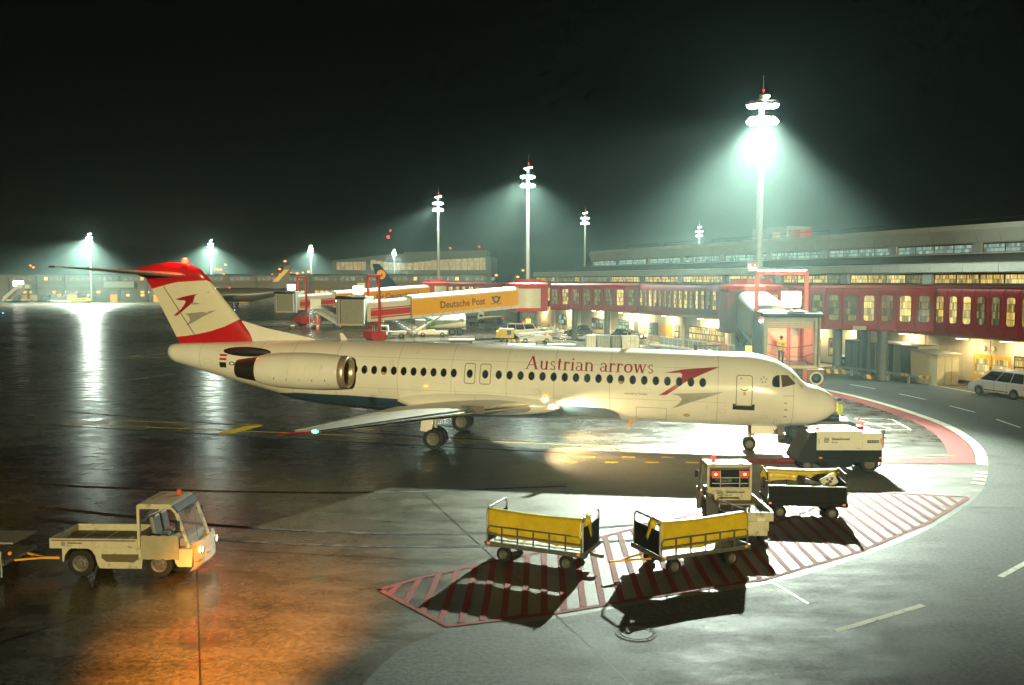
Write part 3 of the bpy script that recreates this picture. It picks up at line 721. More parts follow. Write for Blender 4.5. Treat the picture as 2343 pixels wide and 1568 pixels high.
# wings
def aero(le, te, z, t, y, n=9, tw=0.):
    c = te - le; up = []; lo = []
    for k in range(n + 1):
        f = .5 * (1 - math.cos(PI * k / n)); th = 5 * t * (.2969 * math.sqrt(f) - .126 * f - .3516 * f * f + .2843 * f ** 3 - .1036 * f ** 4)
        x = -(le + c * f); up.append(Vector((x, y, z - tw * f + th * c))); lo.append(Vector((x, y, z - tw * f - th * c * .75)))
    return up + lo[-2:0:-1]
WS = [(.9, 12.9, 19.35, 1.62, .13), (1.7, 13.35, 19.3, 1.68, .13), (2.6, 14.05, 19.35, 1.74, .125), (5, 15.25, 19.42, 1.86, .115), (8, 16.56, 19.55, 2.02, .11), (12, 18.12, 19.78, 2.22, .10), (13.3, 18.58, 19.85, 2.29, .10)]
def wing_b(side, secs): return B().loft([aero(le, te, z, t, -y * side, tw=.14) for (y, le, te, z, t) in secs])
wing_m = M('wing_grey_paint', (.74, .73, .67), .38, var=.06, coat=.1)
nav = {1: M('green_nav_lens', (.1, 1, .6), .2, emit=12., ecol=(.05, 1., .62)), -1: lamp_red}
for sd in (1, -1):
    w = wing_b(sd, WS).build('wing', wing_m, PL, 'soft')
    B().loft([aero(le, te, z, t, -y * sd, tw=.14) for (y, le, te, z, t) in ((13.3, 18.58, 19.85, 2.29, .10), (13.75, 18.8, 19.9, 2.32, .09), (14.04, 19.25, 19.95, 2.35, .05))]).build('wing_tip', ac_red, w, True)
    # bright leading edge
    rl = []
    for (y, le, te, z, t) in WS[1:]:
        c = te - le; ring = []
        for f, s_ in ((.07, 1), (.03, 1), (.008, 1), (0, 0), (.008, -1), (.03, -1), (.06, -1)):
            th = 5 * t * (.2969 * math.sqrt(f) - .126 * f - .3516 * f * f) * c
            ring.append(Vector((-(le - .015 + c * f), -y * sd, z - .14 * f + (th * (1 if s_ > 0 else .75) + .008) * s_)))
        rl.append(ring)
    B().loft(rl, closed=False).build('leading_edge', ac_metal, w, 'all')
    # flaps and aileron as separate slabs along the trailing edge
    for (ya, yb, nm) in ((2.8, 6.0, 'flap'), (6.15, 9.3, 'flap'), (9.45, 12.6, 'aileron')):
        f = B()
        def row(y):
            zz = interp([(s[0], s[3]) for s in WS], y) - .10; te = interp([(s[0], s[2]) for s in WS], y); ch = .22 * (te - interp([(s[0], s[1]) for s in WS], y))
            return [Vector((-(te - ch), -y * sd, zz + .085)), Vector((-(te + .03), -y * sd, zz + .005)), Vector((-(te + .03), -y * sd, zz - .02)), Vector((-(te - ch), -y * sd, zz + .05))]
        f.loft([row(ya), row(yb)]); f.build(nm, M('flap_paint', (.62, .61, .55), .4, var=.05), w)
    for yy in (4.6, 7.8):
        te = interp([(s[0], s[2]) for s in WS], yy); zz = interp([(s[0], s[3]) for s in WS], yy) - .26
        B().sphere((-(te - .55), -yy * sd, zz), 1., (1.15, .13, .14), 14).build('flap_fairing', ac_white, w, True)
    B().box((-15.35, -4.9 * sd, 1.98), (1.0, .05, .34), bev=.015).build('wing_fence', ac_metal, w)
    B().sphere((-18.68, -13.55 * sd, 2.33), .075, (1.6, 1.1, .7)).build('nav_light', nav[sd], w, True)
    # wing root fillet
    B().sphere((-16.0, -1.35 * sd, 1.75), 1., (3.9, .62, .50), 20).build('root_fillet', ac_white, w, True)
    # nacelle
    ny = -2.72 * sd; nz = 3.10; nac = B()
    prof = [(.70, -21.82), (.76, -22.0), (.80, -22.3), (.85, -23.2), (.86, -24.0), (.83, -25.0), (.74, -25.8), (.64, -26.15), (.60, -26.15)]
    nac.lathe([(r, x) for r, x in prof], (0, ny, nz), 'x', 36)
    no_ = nac.build('engine_nacelle', ac_white, PL, 'soft')
    B().lathe([(.56, -22.3), (.58, -21.9), (.63, -21.76), (.69, -21.72), (.75, -21.80), (.775, -22.04), (.76, -22.06)], (0, ny, nz), 'x', 36).build('intake_lip', M('copper_lip', (.55, .45, .32), .35, .6, var=.1), no_, 'all')
    B().lathe([(.585, -22.0), (.57, -22.5), (.005, -22.52)], (0, ny, nz), 'x', 30).build('intake_duct', M('intake_dark', (.03, .028, .025), .5, .3), no_, True)
    fb = B()
    for k in range(20):
        a = k * PI / 10; fb.bar((-22.42, ny + .16 * math.cos(a), nz + .16 * math.sin(a)), (-22.46, ny + .55 * math.cos(a + .25), nz + .55 * math.sin(a + .25)), .09, .01)
    fb.build('fan_blades', M('fan_metal', (.12, .11, .10), .35, .8), no_)
    B().lathe([(.005, -22.1), (.10, -22.25), (.17, -22.45)], (0, ny, nz), 'x', 16).build('spinner', dark_steel, no_, True)
    B().lathe([(.60, -26.1), (.50, -26.8), (.42, -27.25), (.36, -27.22), (.40, -26.4)], (0, ny, nz), 'x', 24).build('exhaust', M('burnt_metal', (.045, .04, .035), .5, .6), no_, True)
    B().box((-26.75, ny - .02 * sd, nz + .02), (1.05, .10, .20), bev=.03).build('reverser_arm', white_paint, no_)
    for k in range(5):
        s_ = surf  # small black latch marks under the cowling
        B().box((-(22.6 + .62 * k), ny - .79 * sd, nz - .32), (.03, .012, .09)).build('latch_mark', print_black, no_)
    B().loft([aero(22.6, 26.6, 3.30, .07, -1.2 * sd), aero(22.8, 26.3, 3.25, .07, ny)]).build('pylon', ac_white, no_, True)
    B().sphere((-27.6, -1.22 * sd, 3.76), 1., (1.25, .20, .24), 18).build('pylon_fairing', M('fairing_black', (.012, .012, .012), .6), no_, True)  # plain black ellipsoid behind each pylon
# fin: three painted bands
def fin_le(z): return interp([(3.8, 27.35), (4.27, 27.67), (5.26, 28.6), (7.19, 30.28), (7.6, 30.65)], z)
def fin_te(z): return interp([(3.6, 31.75), (4.28, 32.12), (6.67, 33.45), (7.16, 33.76), (7.6, 34.0)], z)
def fin_band(zlo, zhi, name, mat):
    rows = []
    for j in range(7):
        ring = []; us = [.5 * (1 - math.cos(PI * k / 12)) for k in range(13)]
        def P(u, s_):
            zz = zlo(u) + (zhi(u) - zlo(u)) * j / 6; c = fin_te(zz) - fin_le(zz)
            th = 5 * .095 * (.2969 * math.sqrt(u) - .126 * u - .3516 * u * u + .2843 * u ** 3 - .1036 * u ** 4) * c
            return Vector((-(fin_le(zz) + c * u), th * s_, zz))
        ring = [P(u, -1) for u in us] + [P(u, 1) for u in us[-2:0:-1]]
        rows.append(ring)
    return B().loft(rows).build(name, mat, PL, 'soft')
lowc = lambda u: interp([(0, 5.26), (.25, 4.90), (.5, 4.62), (.8, 4.38), (1, 4.28)], u)
topc = lambda u: interp([(0, 7.19), (.55, 7.05), (1, 6.70)], u)
fin_band(lambda u: 3.75, lowc, 'fin_red_base', ac_red)
fin_mid = fin_band(lowc, topc, 'fin', M('fin_cream_paint', (.70, .66, .52), .35, var=.03, coat=.2))
fin_band(topc, lambda u: 7.45, 'fin_red_top', ac_red)
def fin_y(st, z):
    c = fin_te(z) - fin_le(z); u = max(0, min(1, (st - fin_le(z)) / c))
    return 5 * .095 * (.2969 * math.sqrt(u) - .126 * u - .3516 * u * u + .2843 * u ** 3 - .1036 * u ** 4) * c
def fin_decal(pts, name, mat):
    for sd in (1, -1):
        b = B(); b.poly([(x, y, 0) for x, y in pts]); bmesh.ops.triangulate(b.bm, faces=b.bm.faces[:])
        for v in b.bm.verts: v.co = Vector((-v.co.x, -(fin_y(v.co.x, v.co.y) + .012) * sd, v.co.y))
        b.build(name, mat, fin_mid)
fin_decal([(32.10, 6.19), (31.75, 6.14), (31.62, 6.16), (31.50, 6.12), (31.52, 6.02), (31.76, 5.72), (32.24, 5.36), (32.03, 5.36), (31.70, 5.60), (31.26, 5.93), (30.17, 6.61), (31.12, 6.44), (31.6, 6.34)], 'logo_arrow', ac_dkred)
fin_decal([(31.58, 5.47), (31.39, 5.40), (31.27, 5.22), (31.35, 5.05), (31.54, 4.85), (31.15, 5.02), (30.52, 5.36), (29.79, 5.69), (31.01, 5.54)], 'logo_shadow', ac_grey)
fin_decal([(31.30, 5.98), (31.1, 6.04), (30.9, 6.05), (30.62, 5.99), (31.0, 5.95)], 'logo_shadow', ac_grey)
# rudder hinge line
b = B(); b.bar((-31.0, -.20, 4.42), (-32.75, -.17, 6.86), .02, .02); b.build('rudder_gap', ac_line, fin_mid)
# dorsal fillet
b = B(); b.loft([[Vector((-24.6, 0, 4.40)), Vector((-24.6, .01, 4.30)), Vector((-24.6, -.01, 4.30))], [Vector((-27.2, 0, 4.86)), Vector((-27.2, .13, 4.1)), Vector((-27.2, -.13, 4.1))], [Vector((-28.5, 0, 5.2)), Vector((-28.5, .16, 4.0)), Vector((-28.5, -.16, 4.0))]]); b.build('dorsal_fin', ac_white, PL)
# bullet and tailplane
BT = [(30.2, 7.10, 7.20, .04), (30.77, 7.05, 7.74, .16), (31.45, 7.05, 8.0, .22), (32.46, 7.05, 8.06, .25), (33.3, 7.12, 7.97, .24), (34.06, 7.3, 7.8, .16), (34.45, 7.48, 7.62, .05)]
b = B(); b.loft([[Vector((-s, w * math.sin(2 * PI * k / 20), (lo + hi) / 2 + (hi - lo) / 2 * math.cos(2 * PI * k / 20))) for k in range(20)] for s, lo, hi, w in BT]); bul = b.build('fin_cap', ac_red, PL, 'all')
for sd in (1, -1):
    tp = B().loft([aero(31.35, 34.15, 7.42, .10, -.1 * sd), aero(33.0, 34.75, 7.58, .095, -2.6 * sd), aero(34.55, 35.4, 7.72, .09, -5.02 * sd)]).build('tailplane', M('tailplane_paint', (.40, .38, .30), .4, var=.05), PL, True)
    B().sphere((-35.3, -5.0 * sd, 7.73), .05, (4, 1, 1)).build('static_tip', dark_steel, tp)
B().sphere((-31.6, 0, 8.14), .15).build('beacon', M('beacon_lit', (1, .1, .05), .3, emit=24., ecol=(1, .022, .008)), PL)
lamp('POINT', PL, (-31.6, 0, 8.5), 420, (1, .05, .02), .08)
# cabin windows
wins = [5.85 + .506 * k for k in range(19)] + [15.59, 16.32] + [21.9 - .482 * k for k in range(11)]
def ell(cx, cz, a, c, n=14): return [(cx + a * math.cos(2 * PI * k / n), cz + c * math.sin(2 * PI * k / n)) for k in range(n)]
cab_warm = M('cabin_window_warm', (.05, .035, .02), .08, emit=.10, ecol=(1, .5, .15), spec=.8)
blind = M('window_blind', (.40, .22, .10), .6)
for sd in (1, -1):
    for i, s in enumerate(wins):
        w = wrap([ell(s, 3.14, .135, .185)], 'cabin_window', glass_dark, side=sd, off=.010)
        wrap([ell(s, 3.14, .155, .205)], 'window_rim', ac_line, w, sd, .005)
        if sd == 1 and i in (24, 7): wrap([[(s - .10, 3.05), (s + .11, 3.08), (s + .08, 3.00), (s, 2.96), (s - .07, 2.99)]], 'blind', blind, w, sd, .014)
def ring2(cx, cz, w, h, r, t):
    o = rrect(w, h, r, 4); i = rrect(w - 2 * t, h - 2 * t, max(.01, r - t), 4); n = len(o)
    return [[(cx + o[k][0], cz + o[k][1]), (cx + o[(k + 1) % n][0], cz + o[(k + 1) % n][1]), (cx + i[(k + 1) % n][0], cz + i[(k + 1) % n][1]), (cx + i[k][0], cz + i[k][1])] for k in range(n)]
for s in (15.59, 16.32): wrap(ring2(s, 3.14, .54, .94, .13, .045), 'exit_outline', ac_line)
dr = wrap(ring2(4.08, 2.85, .70, 1.34, .12, .04), 'door_outline', ac_line)
wrap([[(3.62, 2.27), (3.74, 2.27), (3.74, 2.20), (4.42, 2.20), (4.42, 2.27), (4.54, 2.27), (4.54, 2.0), (3.62, 2.0)]], 'door_sill', M('sill_black', (.02, .018, .018), .5), dr)
sm_ = [(4.08 - .17 * math.cos(R(a)), 2.99 - .14 * math.sin(R(a))) for a in range(15, 166, 15)]; sm2 = [(4.08 - .15 * math.cos(R(a)), 2.99 - .10 * math.sin(R(a))) for a in range(15, 166, 15)]
wrap([[sm_[k], sm_[k + 1], sm2[k + 1], sm2[k]] for k in range(len(sm_) - 1)], 'door_smile', print_black, dr)
wrap([ell(4.21, 3.37, .03, .03, 8)], 'door_dot', print_black, dr)
wrap([[(4.02, 2.82), (4.12, 2.82), (4.12, 2.66), (4.02, 2.66)]], 'door_tag', M('ochre_tag', (.5, .36, .08), .5), dr)
wrap(ring2(8.05, 1.62, 1.35, .62, .04, .02), 'cargo_door', ac_line); wrap(ring2(12.0, 2.05, 1.2, .30, .04, .018), 'cargo_door', ac_line)
wrap([ell(6.5, 1.62, .15, .09)], 'access_panel', M('ochre_panel', (.45, .33, .10), .5))
# cockpit glass
for sd in (1, -1):
    wrap([[(2.93, 3.27), (2.87, 3.44), (2.74, 3.53), (2.60, 3.55), (2.60, 3.04), (2.85, 3.06), (2.91, 3.14)]], 'cockpit_window', glass_dark, side=sd, off=.014)
    wrap([[(2.54, 3.55), (2.23, 3.53), (1.92, 3.20), (1.93, 3.16), (2.50, 3.05)]], 'cockpit_window', M('cockpit_glass_warm', (.03, .02, .012), .08, emit=.06, ecol=(1, .45, .12), spec=.8), side=sd, off=.014)
    # front pane: between centreline and side
    b = B(); q = []
    for st, lat in ((2.02, .88), (1.86, .06), (1.44, .06), (1.62, .98)):
        zc, ry, rz = fus(st); z = zc + rz * math.sqrt(max(0, 1 - (lat / ry) ** 2)); q.append(Vector((-st + .015, -lat * sd, z + .022)))
    b.poly(q); b.build('windscreen', M('windscreen_glass', (.05, .075, .07), .05, spec=.9), PL)
# nose details
for s, z in ((2.40, 2.38), (2.38, 2.08), (2.38, 1.76)):
    p = surf(s, z, 1, .02); B().bar(p, p + Vector((.14, 0, 0)), .03).build('pitot_probe', dark_steel, PL)
# skin joints
seam_c = M('skin_joint', (.46, .44, .38), .5, var=.05)
for s_ in (2.0, 5.2, 9.9, 12.4, 14.6, 17.2, 19.8, 22.9, 25.2, 27.0, 30.4):
    rg = []
    for k in range(25):
        a = PI * k / 24; zc, ry, rz = fus(s_); rg.append([Vector((-s_ + d_, -(ry + .006) * math.sin(a), zc + (rz + .006) * math.cos(a))) for d_ in (-.011, .011)])
    B().loft(rg, closed=False).build('skin_joint', seam_c, fuse)
for z_, s0, s1 in ((3.72, 5.2, 25.2), (2.28, 4.8, 22.9)):
    wrap([[(s0, z_), (s1, z_), (s1, z_ + .016), (s0, z_ + .016)]], 'skin_joint', seam_c, fuse, 1, .005)
for s_, z_, w_ in ((5.0, 1.9, .35), (10.6, 2.2, .3), (13.2, 2.45, .25), (18.9, 2.3, .4), (20.6, 2.2, .3), (3.2, 1.7, .25), (2.6, 1.45, .3), (7.2, 1.5, .5), (29.9, 3.2, .5), (24.4, 2.0, .6)):
    wrap(ring2(s_, z_, w_, .2, .03, .012), 'service_hatch', seam_c, fuse, 1, .006)
# livery lettering in serif strokes
def stroke_glyphs():
    def bar(a, c, w): return [(a[0] - w / 2, a[1]), (a[0] + w / 2, a[1]), (c[0] + w / 2, c[1]), (c[0] - w / 2, c[1])]
    def ser(x, y, w=.30, h=.045): return [(x - w / 2, y), (x + w / 2, y), (x + w / 2, y + h), (x - w / 2, y + h)]
    def ringp(cx, cz, a, c, tx, tz, a0=0, a1=360, n=18):
        out = []
        for k in range(n):
            f0 = R(a0 + (a1 - a0) * k / n); f1 = R(a0 + (a1 - a0) * (k + 1) / n)
            out.append([(cx + a * math.cos(f0), cz + c * math.sin(f0)), (cx + a * math.cos(f1), cz + c * math.sin(f1)), (cx + (a - tx) * math.cos(f1), cz + (c - tz) * math.sin(f1)), (cx + (a - tx) * math.cos(f0), cz + (c - tz) * math.sin(f0))])
        return out
    G = {}
    G['A'] = ([bar((.12, 0), (.50, 1.0), .085), bar((.88, 0), (.50, 1.0), .18), [(.25, .30), (.75, .30), (.75, .36), (.25, .36)], ser(.12, 0, .30), ser(.88, 0, .36)], 1.06)
    G['u'] = ([bar((.16, .16), (.16, .66), .145), bar((.56, 0), (.56, .66), .145), ser(.56, 0, .0) if 0 else [(.50, 0), (.72, 0), (.72, .04), (.50, .04)], [(.02, .62), (.21, .62), (.21, .66), (.02, .66)], [(.42, .62), (.61, .62), (.61, .66), (.42, .66)]] + ringp(.34, .18, .235, .19, .10, .07, 180, 330, 8), .76)
    G['s'] = (ringp(.25, .50, .18, .17, .08, .06, 20, 270, 10) + ringp(.25, .17, .20, .18, .09, .06, -160, 90, 10), .52)
    G['t'] = ([bar((.20, .10), (.20, .86), .145), [(.03, .60), (.40, .60), (.40, .66), (.03, .66)]] + ringp(.30, .12, .155, .13, .09, .06, 180, 300, 6), .46)
    G['r'] = ([bar((.17, 0), (.17, .66), .145), ser(.17, 0, .32), [(.03, .62), (.2, .62), (.2, .66), (.03, .66)]] + ringp(.36, .44, .20, .23, .09, .08, 60, 165, 7) + [ell(.46, .58, .06, .06, 8)], .54)
    G['i'] = ([bar((.17, 0), (.17, .66), .145), ser(.17, 0, .32), [(.03, .62), (.2, .62), (.2, .66), (.03, .66)], ell(.17, .86, .075, .075, 10)], .36)
    G['a'] = ([bar((.47, .06), (.47, .50), .145), [(.45, 0), (.62, 0), (.62, .075), (.45, .075)]] + ringp(.28, .46, .24, .21, .10, .06, 10, 165, 9) + ringp(.26, .19, .22, .20, .10, .06, 60, 330, 12), .64)
    G['n'] = ([bar((.17, 0), (.17, .66), .145), ser(.17, 0, .30), [(.03, .62), (.2, .62), (.2, .66), (.03, .66)], bar((.60, 0), (.60, .46), .145), ser(.60, 0, .30)] + ringp(.39, .44, .265, .23, .11, .07, 0, 170, 9), .80)
    G['o'] = (ringp(.36, .33, .33, .345, .15, .08, 0, 360, 22), .74)
    G['w'] = ([bar((.26, 0), (.10, .66), .145), bar((.26, 0), (.46, .66), .075), bar((.66, 0), (.46, .66), .145), bar((.66, 0), (.86, .66), .075), [(-.02, .62), (.24, .62), (.24, .66), (-.02, .66)], [(.36, .62), (.58, .62), (.58, .66), (.36, .66)], [(.74, .62), (.98, .62), (.98, .66), (.74, .66)]], .98)
    return G
GL = stroke_glyphs(); cur = 0; place = []
for ch in 'Austrian arrows':
    if ch == ' ': cur += .36; continue
    place.append((ch, cur)); cur += GL[ch][1] + .03
kx = (13.76 - 7.95) / cur; kz = .56
for ch, x0 in place:
    wrap([[(13.76 - (x0 + x) * kx, 3.44 + z * kz) for x, z in p] for p in GL[ch][0]], 'livery_letter', ac_dkred, off=.013)
wrap([[(7.50, 3.50), (7.1, 3.50), (6.85, 3.52), (6.74, 3.46), (6.76, 3.32), (7.0, 3.02), (7.72, 2.51), (7.40, 2.54), (6.95, 2.86), (6.63, 3.11), (5.95, 3.46), (5.14, 3.82), (6.73, 3.66), (7.1, 3.58)]], 'logo_arrow', ac_dkred, off=.009)
wrap([[(7.20, 2.60), (6.85, 2.52), (6.72, 2.38), (6.80, 2.22), (7.12, 1.93), (6.28, 2.28), (4.93, 2.76)]], 'logo_shadow', ac_grey, off=.009)
def wtext(s, st0, z0, size, mat, name='lettering', width=None, side=1, bold=0.):
    b = text_bm(s, size, bold=bold); x0, x1 = bm_width(b); k = (width / (x1 - x0)) if width else 1
    for v in b.bm.verts: v.co = Vector((st0 - (v.co.x - x0) * k, z0 + v.co.y, 0))
    return wrap_b(b, name, mat, PL, side, .013, .12, .3)
wtext('operated by Tyrolean', 9.23, 2.50, .13, print_black, width=1.0)
wtext('OE-LVJ', 28.65, 3.05, .26, print_black, width=1.35, bold=.006)
wtext('Bratislava', 2.42, 2.66, .09, M('faint_blue_print', (.25, .3, .3), .5), width=.42)
wtext('STAR ALLIANCE', 3.45, 3.06, .05, ac_line, width=.38)
fl = wrap([[(28.79, 3.57), (29.2, 3.57), (29.2, 3.47), (28.79, 3.47)], [(28.79, 3.38), (29.2, 3.38), (29.2, 3.28), (28.79, 3.28)]], 'flag_stripe', ac_red)
wrap([[(28.80, 3.18), (29.2, 3.18), (29.2, 2.92), (28.80, 2.92)]], 'flag_box', print_black)
for k in range(5):
    a = R(90 + 72 * k); c_, s_ = math.cos(a), math.sin(a)
    def rt(x, y): return (3.27 - (x * c_ - y * s_), 3.34 + x * s_ + y * c_)
    wrap([[rt(.05, 0), rt(.16, .055), rt(.13, 0), rt(.16, -.055)]], 'star_emblem', ac_line)
# landing gear
def gear(st, lat, r, wgap, strut_top, door):
    zg = -APIT * (st - XN)
    g = B(); g.cyl((-st, -lat, zg + r), (-st, -lat, strut_top), .09, n=12); g.cyl((-st, -lat - wgap, zg + r), (-st, -lat + wgap, zg + r), .06); g.bar((-st + .45, -lat, strut_top), (-st, -lat, zg + r + .5), .06)
    go = g.build('landing_gear', M('gear_grey', (.45, .44, .40), .4, .3), PL, True)
    for s_ in (-1, 1):
        w = wheel(go, -st, -lat + s_ * wgap, zg + r, r, .24 if r > .4 else .16, side=-1 if s_ < 0 else 1)
    return go
for lat in (2.52, -2.52):
    g = gear(17.66, lat, .50, .29, 1.7, 0)
    B().box((-17.95, -lat * 1.02 - (.32 if lat > 0 else -.32), 1.05), (.55, .05, .95), bev=.02, rot=Matrix.Rotation(.12, 3, 'Y')).build('gear_door', ac_white, g)
g = gear(3.70, 0, .30, .19, 1.25, 0)
for s_ in (1, -1):
    dd = B().box((-2.95, -.48 * s_, 1.0), (1.42, .04, .36), bev=.015).build('nose_gear_door', ac_white, g)
    if s_ == 1: text_on('VJ', .22, dd, print_black, (-2.72, -.505, .92), (1, 0, 0), bold=.004)
B().box((-3.55, -.1, .95), (.14, .5, .5)).build('red_tow_bracket', red_paint, g)
# blade antennas
for s, h in ((9.3, .42), (23.1, .30)):
    B().prism([(-s - .10, 4.3), (-s + .28, 4.3), (-s - .05, 4.42 + h), (-s - .2, 4.42 + h)], 'y', -.03, .03).build('blade_antenna', ac_white, PL)
B().prism([(-9.05, 1.12), (-8.75, 1.12), (-9.1, .78), (-9.25, .80)], 'y', -.03, .03).build('blade_antenna', M('orange_antenna', (.6, .3, .08), .5), PL)
# wing-root lights
for lat in (1, -1):
    pz = surf(12.86, 1.95, lat, .05); B().sphere(pz, .10).build('landing_light', M('landing_lens', (1, .9, .6), .3, emit=90., ecol=(1, .80, .42)), PL)
    lamp('SPOT', PL, pz + Vector((.25, -.30 * lat, -.05)), 5000, (1, .72, .36), .14, spot=120, blend=.9, aim=(.9, -.15 * lat, -.62))
B().sphere(surf(12.75, 2.25, 1, .04), .06).build('wing_inspection_light', lamp_amber, PL)
B().sphere(surf(18.4, 2.5, 1, .03), .05, (2.2, .6, .6)).build('marker_light', lamp_amber, PL)
# ---------------------------------------------------------------- boarding bridges
br_white = M('bridge_white_panel', (.66, .66, .60), .45, var=.07, dirt=((.40, .38, .30), 1.2, .62))
br_yel = M('bridge_yellow_panel', (.84, .40, .004), .5, var=.04, spec=.3)
br_red = M('bridge_red_paint', (.50, .035, .035), .42, var=.10, dirt=((.25, .03, .03), 1.5, .64))
cab_grey = M('cab_grey_paint', (.22, .23, .20), .5, .2, var=.12)
pink_wall = M('cab_interior_wall', (.74, .36, .28), .5, var=.05)
lantern_m = M('lantern_lit', (1, 1, .95), .4, emit=5.5, ecol=(1., .97, .80))
def tsec(x, w, h, z, r=.55):
    """tunnel cross-section with a rounded roof"""
    p = [(-w / 2, 0), (w / 2, 0)]
    for k in range(6): a = R(90 * k / 5); p.append((w / 2 - r + r * math.cos(a), h - r + r * math.sin(a)))
    for k in range(6): a = R(90 + 90 * k / 5); p.append((-w / 2 + r + r * math.cos(a), h - r + r * math.sin(a)))
    return [Vector((x, y, z + q)) for y, q in p]
def bridge(label, rot_c, cab_c, cab_face, open_cab, sign, zf0=3.95, zf1=2.45, white_wall=(0, 1), near=True, rr=2.5, xf=.72):
    rc = Vector((*rot_c, 0)); cc = Vector((*cab_c, 0)); d = cc - rc; L = d.length; ang = math.atan2(d.y, d.x)
    t = thing('boarding_bridge', label, 'jet bridge', rc, ang, 'boarding bridges')
    inv = Matrix.Rotation(-ang, 3, 'Z')
    tocam = inv @ (Vector((0, 0, 0)) - rc); ca = math.atan2(tocam.y, tocam.x)   # bearing of the viewer from the rotunda
    sy = 1 if (inv @ Vector((0, -1, 0))).y > 0 else -1                          # tunnel side facing the apron front
    def zf(x): return zf0 + (zf1 - zf0) * (x - 2) / (L - 2)
    n = 10
    def ringr(r, z, k0=0): return [Vector((r * math.cos(2 * PI * (k + .5) / n), r * math.sin(2 * PI * (k + .5) / n), z)) for k in range(n)]
    ro = B().loft([ringr(rr * .96, 3.45), ringr(rr, 3.55), ringr(rr, 6.75), ringr(rr * 1.04, 6.8), ringr(rr * 1.04, 7.15), ringr(rr * .9, 7.3)]).build('rotunda', br_red, t)
    B().loft([ringr(rr * .7, 7.3), ringr(rr * .66, 7.75)]).build('rotunda_cap', br_red, ro)
    # curved white wall panels
    def wpanel(a0, a1):
        p = B(); rg = []
        for k in range(9):
            a = a0 + (a1 - a0) * k / 8; r = rr * 1.035
            rg.append([Vector((r * math.cos(a), r * math.sin(a), z)) for z in (3.95, 6.5)])
        p.loft(rg, closed=False); p.build('white_panel', br_white, ro, True)
    wpanel(ca + white_wall[0], ca + white_wall[1])
    B().cyl((0, 0, 0), (0, 0, 3.5), 1.15, n=24).build('rotunda_column', pier_m, t, True)
    B().box((1.15 * math.cos(ca) * 1.02, 1.15 * math.sin(ca) * 1.02, 2.2), (.12, .62, .5), rz=ca).build('column_lamp', M('yellow_lamp_box', (1, .75, .1), .4, emit=1.6, ecol=(1, .68, .12)), t)
    B().tube([(1.25 * math.cos(ca + a), 1.25 * math.sin(ca + a), 3.35 - .9 * abs(math.sin(a * 3.2))) for a in [-.9 + .1 * k for k in range(19)]], .035, 6).build('hanging_cable', black_rub, t)
    # tunnels
    x1 = L * xf; xo = B(); xo.loft([tsec(2.0, 2.5, 2.85, zf(2.0)), tsec(x1, 2.5, 2.85, zf(x1))]); ot = xo.build('outer_tunnel', br_white, t)
    x2 = L - (2.5 if open_cab else 1.2); xi = B(); xi.loft([tsec(x1 - .6, 2.1, 2.5, zf(x1) + .12, .4), tsec(x2, 2.1, 2.5, zf(x2) + .12, .4)]); it = xi.build('inner_tunnel', br_white, t)
    def side(xa, xb, za, zb, wy, m, nm, par, off=.02):
        p = B(); y = sy * (wy / 2 + off)
        for s_ in (1,):
            p.poly([(xa, y, zf(xa) + za), (xb, y, zf(xb) + za), (xb, y, zf(xb) + zb), (xa, y, zf(xa) + zb)])
        o = p.build(nm, m, par); md = o.modifiers.new('solid', 'SOLIDIFY'); md.thickness = .03; md.offset = 0; return o
    yp = side(2.15, x1 - .1, .42, 2.32, 2.5, br_yel, 'yellow_panel', ot)
    q = B(); y = -sy * (1.25 + .02); q.poly([(2.15, y, zf(2.15) + .42), (x1 - .1, y, zf(x1) + .42), (x1 - .1, y, zf(x1) + 2.32), (2.15, y, zf(2.15) + 2.32)]); q.build('yellow_panel', br_yel, ot)
    for (a, c, m) in ((.45, .62, br_red), (.72, 1.45, br_red), (1.55, 1.68, br_red)): side(x1 - .2, x2 - .6, a, c, 2.1, m, 'red_stripe', it)
    side(x1 - .05, x1 + .12, 0, 2.8, 2.5, steel, 'tunnel_end_frame', ot, .03)
    nr = int((x1 - 2.2) / 1.4)
    for k in range(nr + 1):
        x = 2.15 + k * (x1 - 2.25) / nr
        side(x, x + .05, .05, .55, 2.5, grey_metal, 'panel_joint', ot, .015)
    # lettering runs along the tunnel slope
    if sign:
        sl = Vector((-(L - 2), 0, -(zf1 - zf0))).normalized() * (1 if True else 1)
        xd = Vector((sl.x, 0, sl.z)) if sy > 0 else Vector((-sl.x, 0, -sl.z))
        for (s, frac, size, zz, w) in sign:
            xs = x1 + (2 - x1) * frac
            text_on(s, size, yp, print_black, (xs, sy * 1.30, zf(xs) + zz), xd, (-xd.z * (1 if xd.x > 0 else -1), 0, abs(xd.x)), width=w, bold=.012)
    # lifting portal with drive unit
    xp = L - 2.7
    po = B()
    for y in (-1.55, 1.55): po.bar((xp, y, .9), (xp, y, 8.1), .25, .24)
    po.bar((xp, -1.68, 8.1), (xp, 1.68, 8.1), .25, .28); po.bar((xp, -1.6, zf(xp) - .2), (xp, 1.6, zf(xp) - .2), .3, .3)
    pp = po.build('lifting_portal', br_red, t)
    B().bar((xp, -1.5, 8.27), (xp, 1.5, 8.27), .2, .06).build('portal_lamp', lamp_white if open_cab else white_paint, pp)
    B().prism([(xp - 1.0, .55), (xp - .8, .35), (xp + .5, .35), (xp + .9, .7), (xp + .9, 1.5), (xp - 1.0, 1.5)], 'y', -1.2, 1.2).build('drive_unit', br_red, t)
    for y in (-.75, .75): wheel(t, xp, y, .45, .45, .35)
    # cab: box whose mouth faces the aircraft
    cfv = inv @ Vector((*cab_face, 0)); fa = math.atan2(cfv.y, cfv.x)
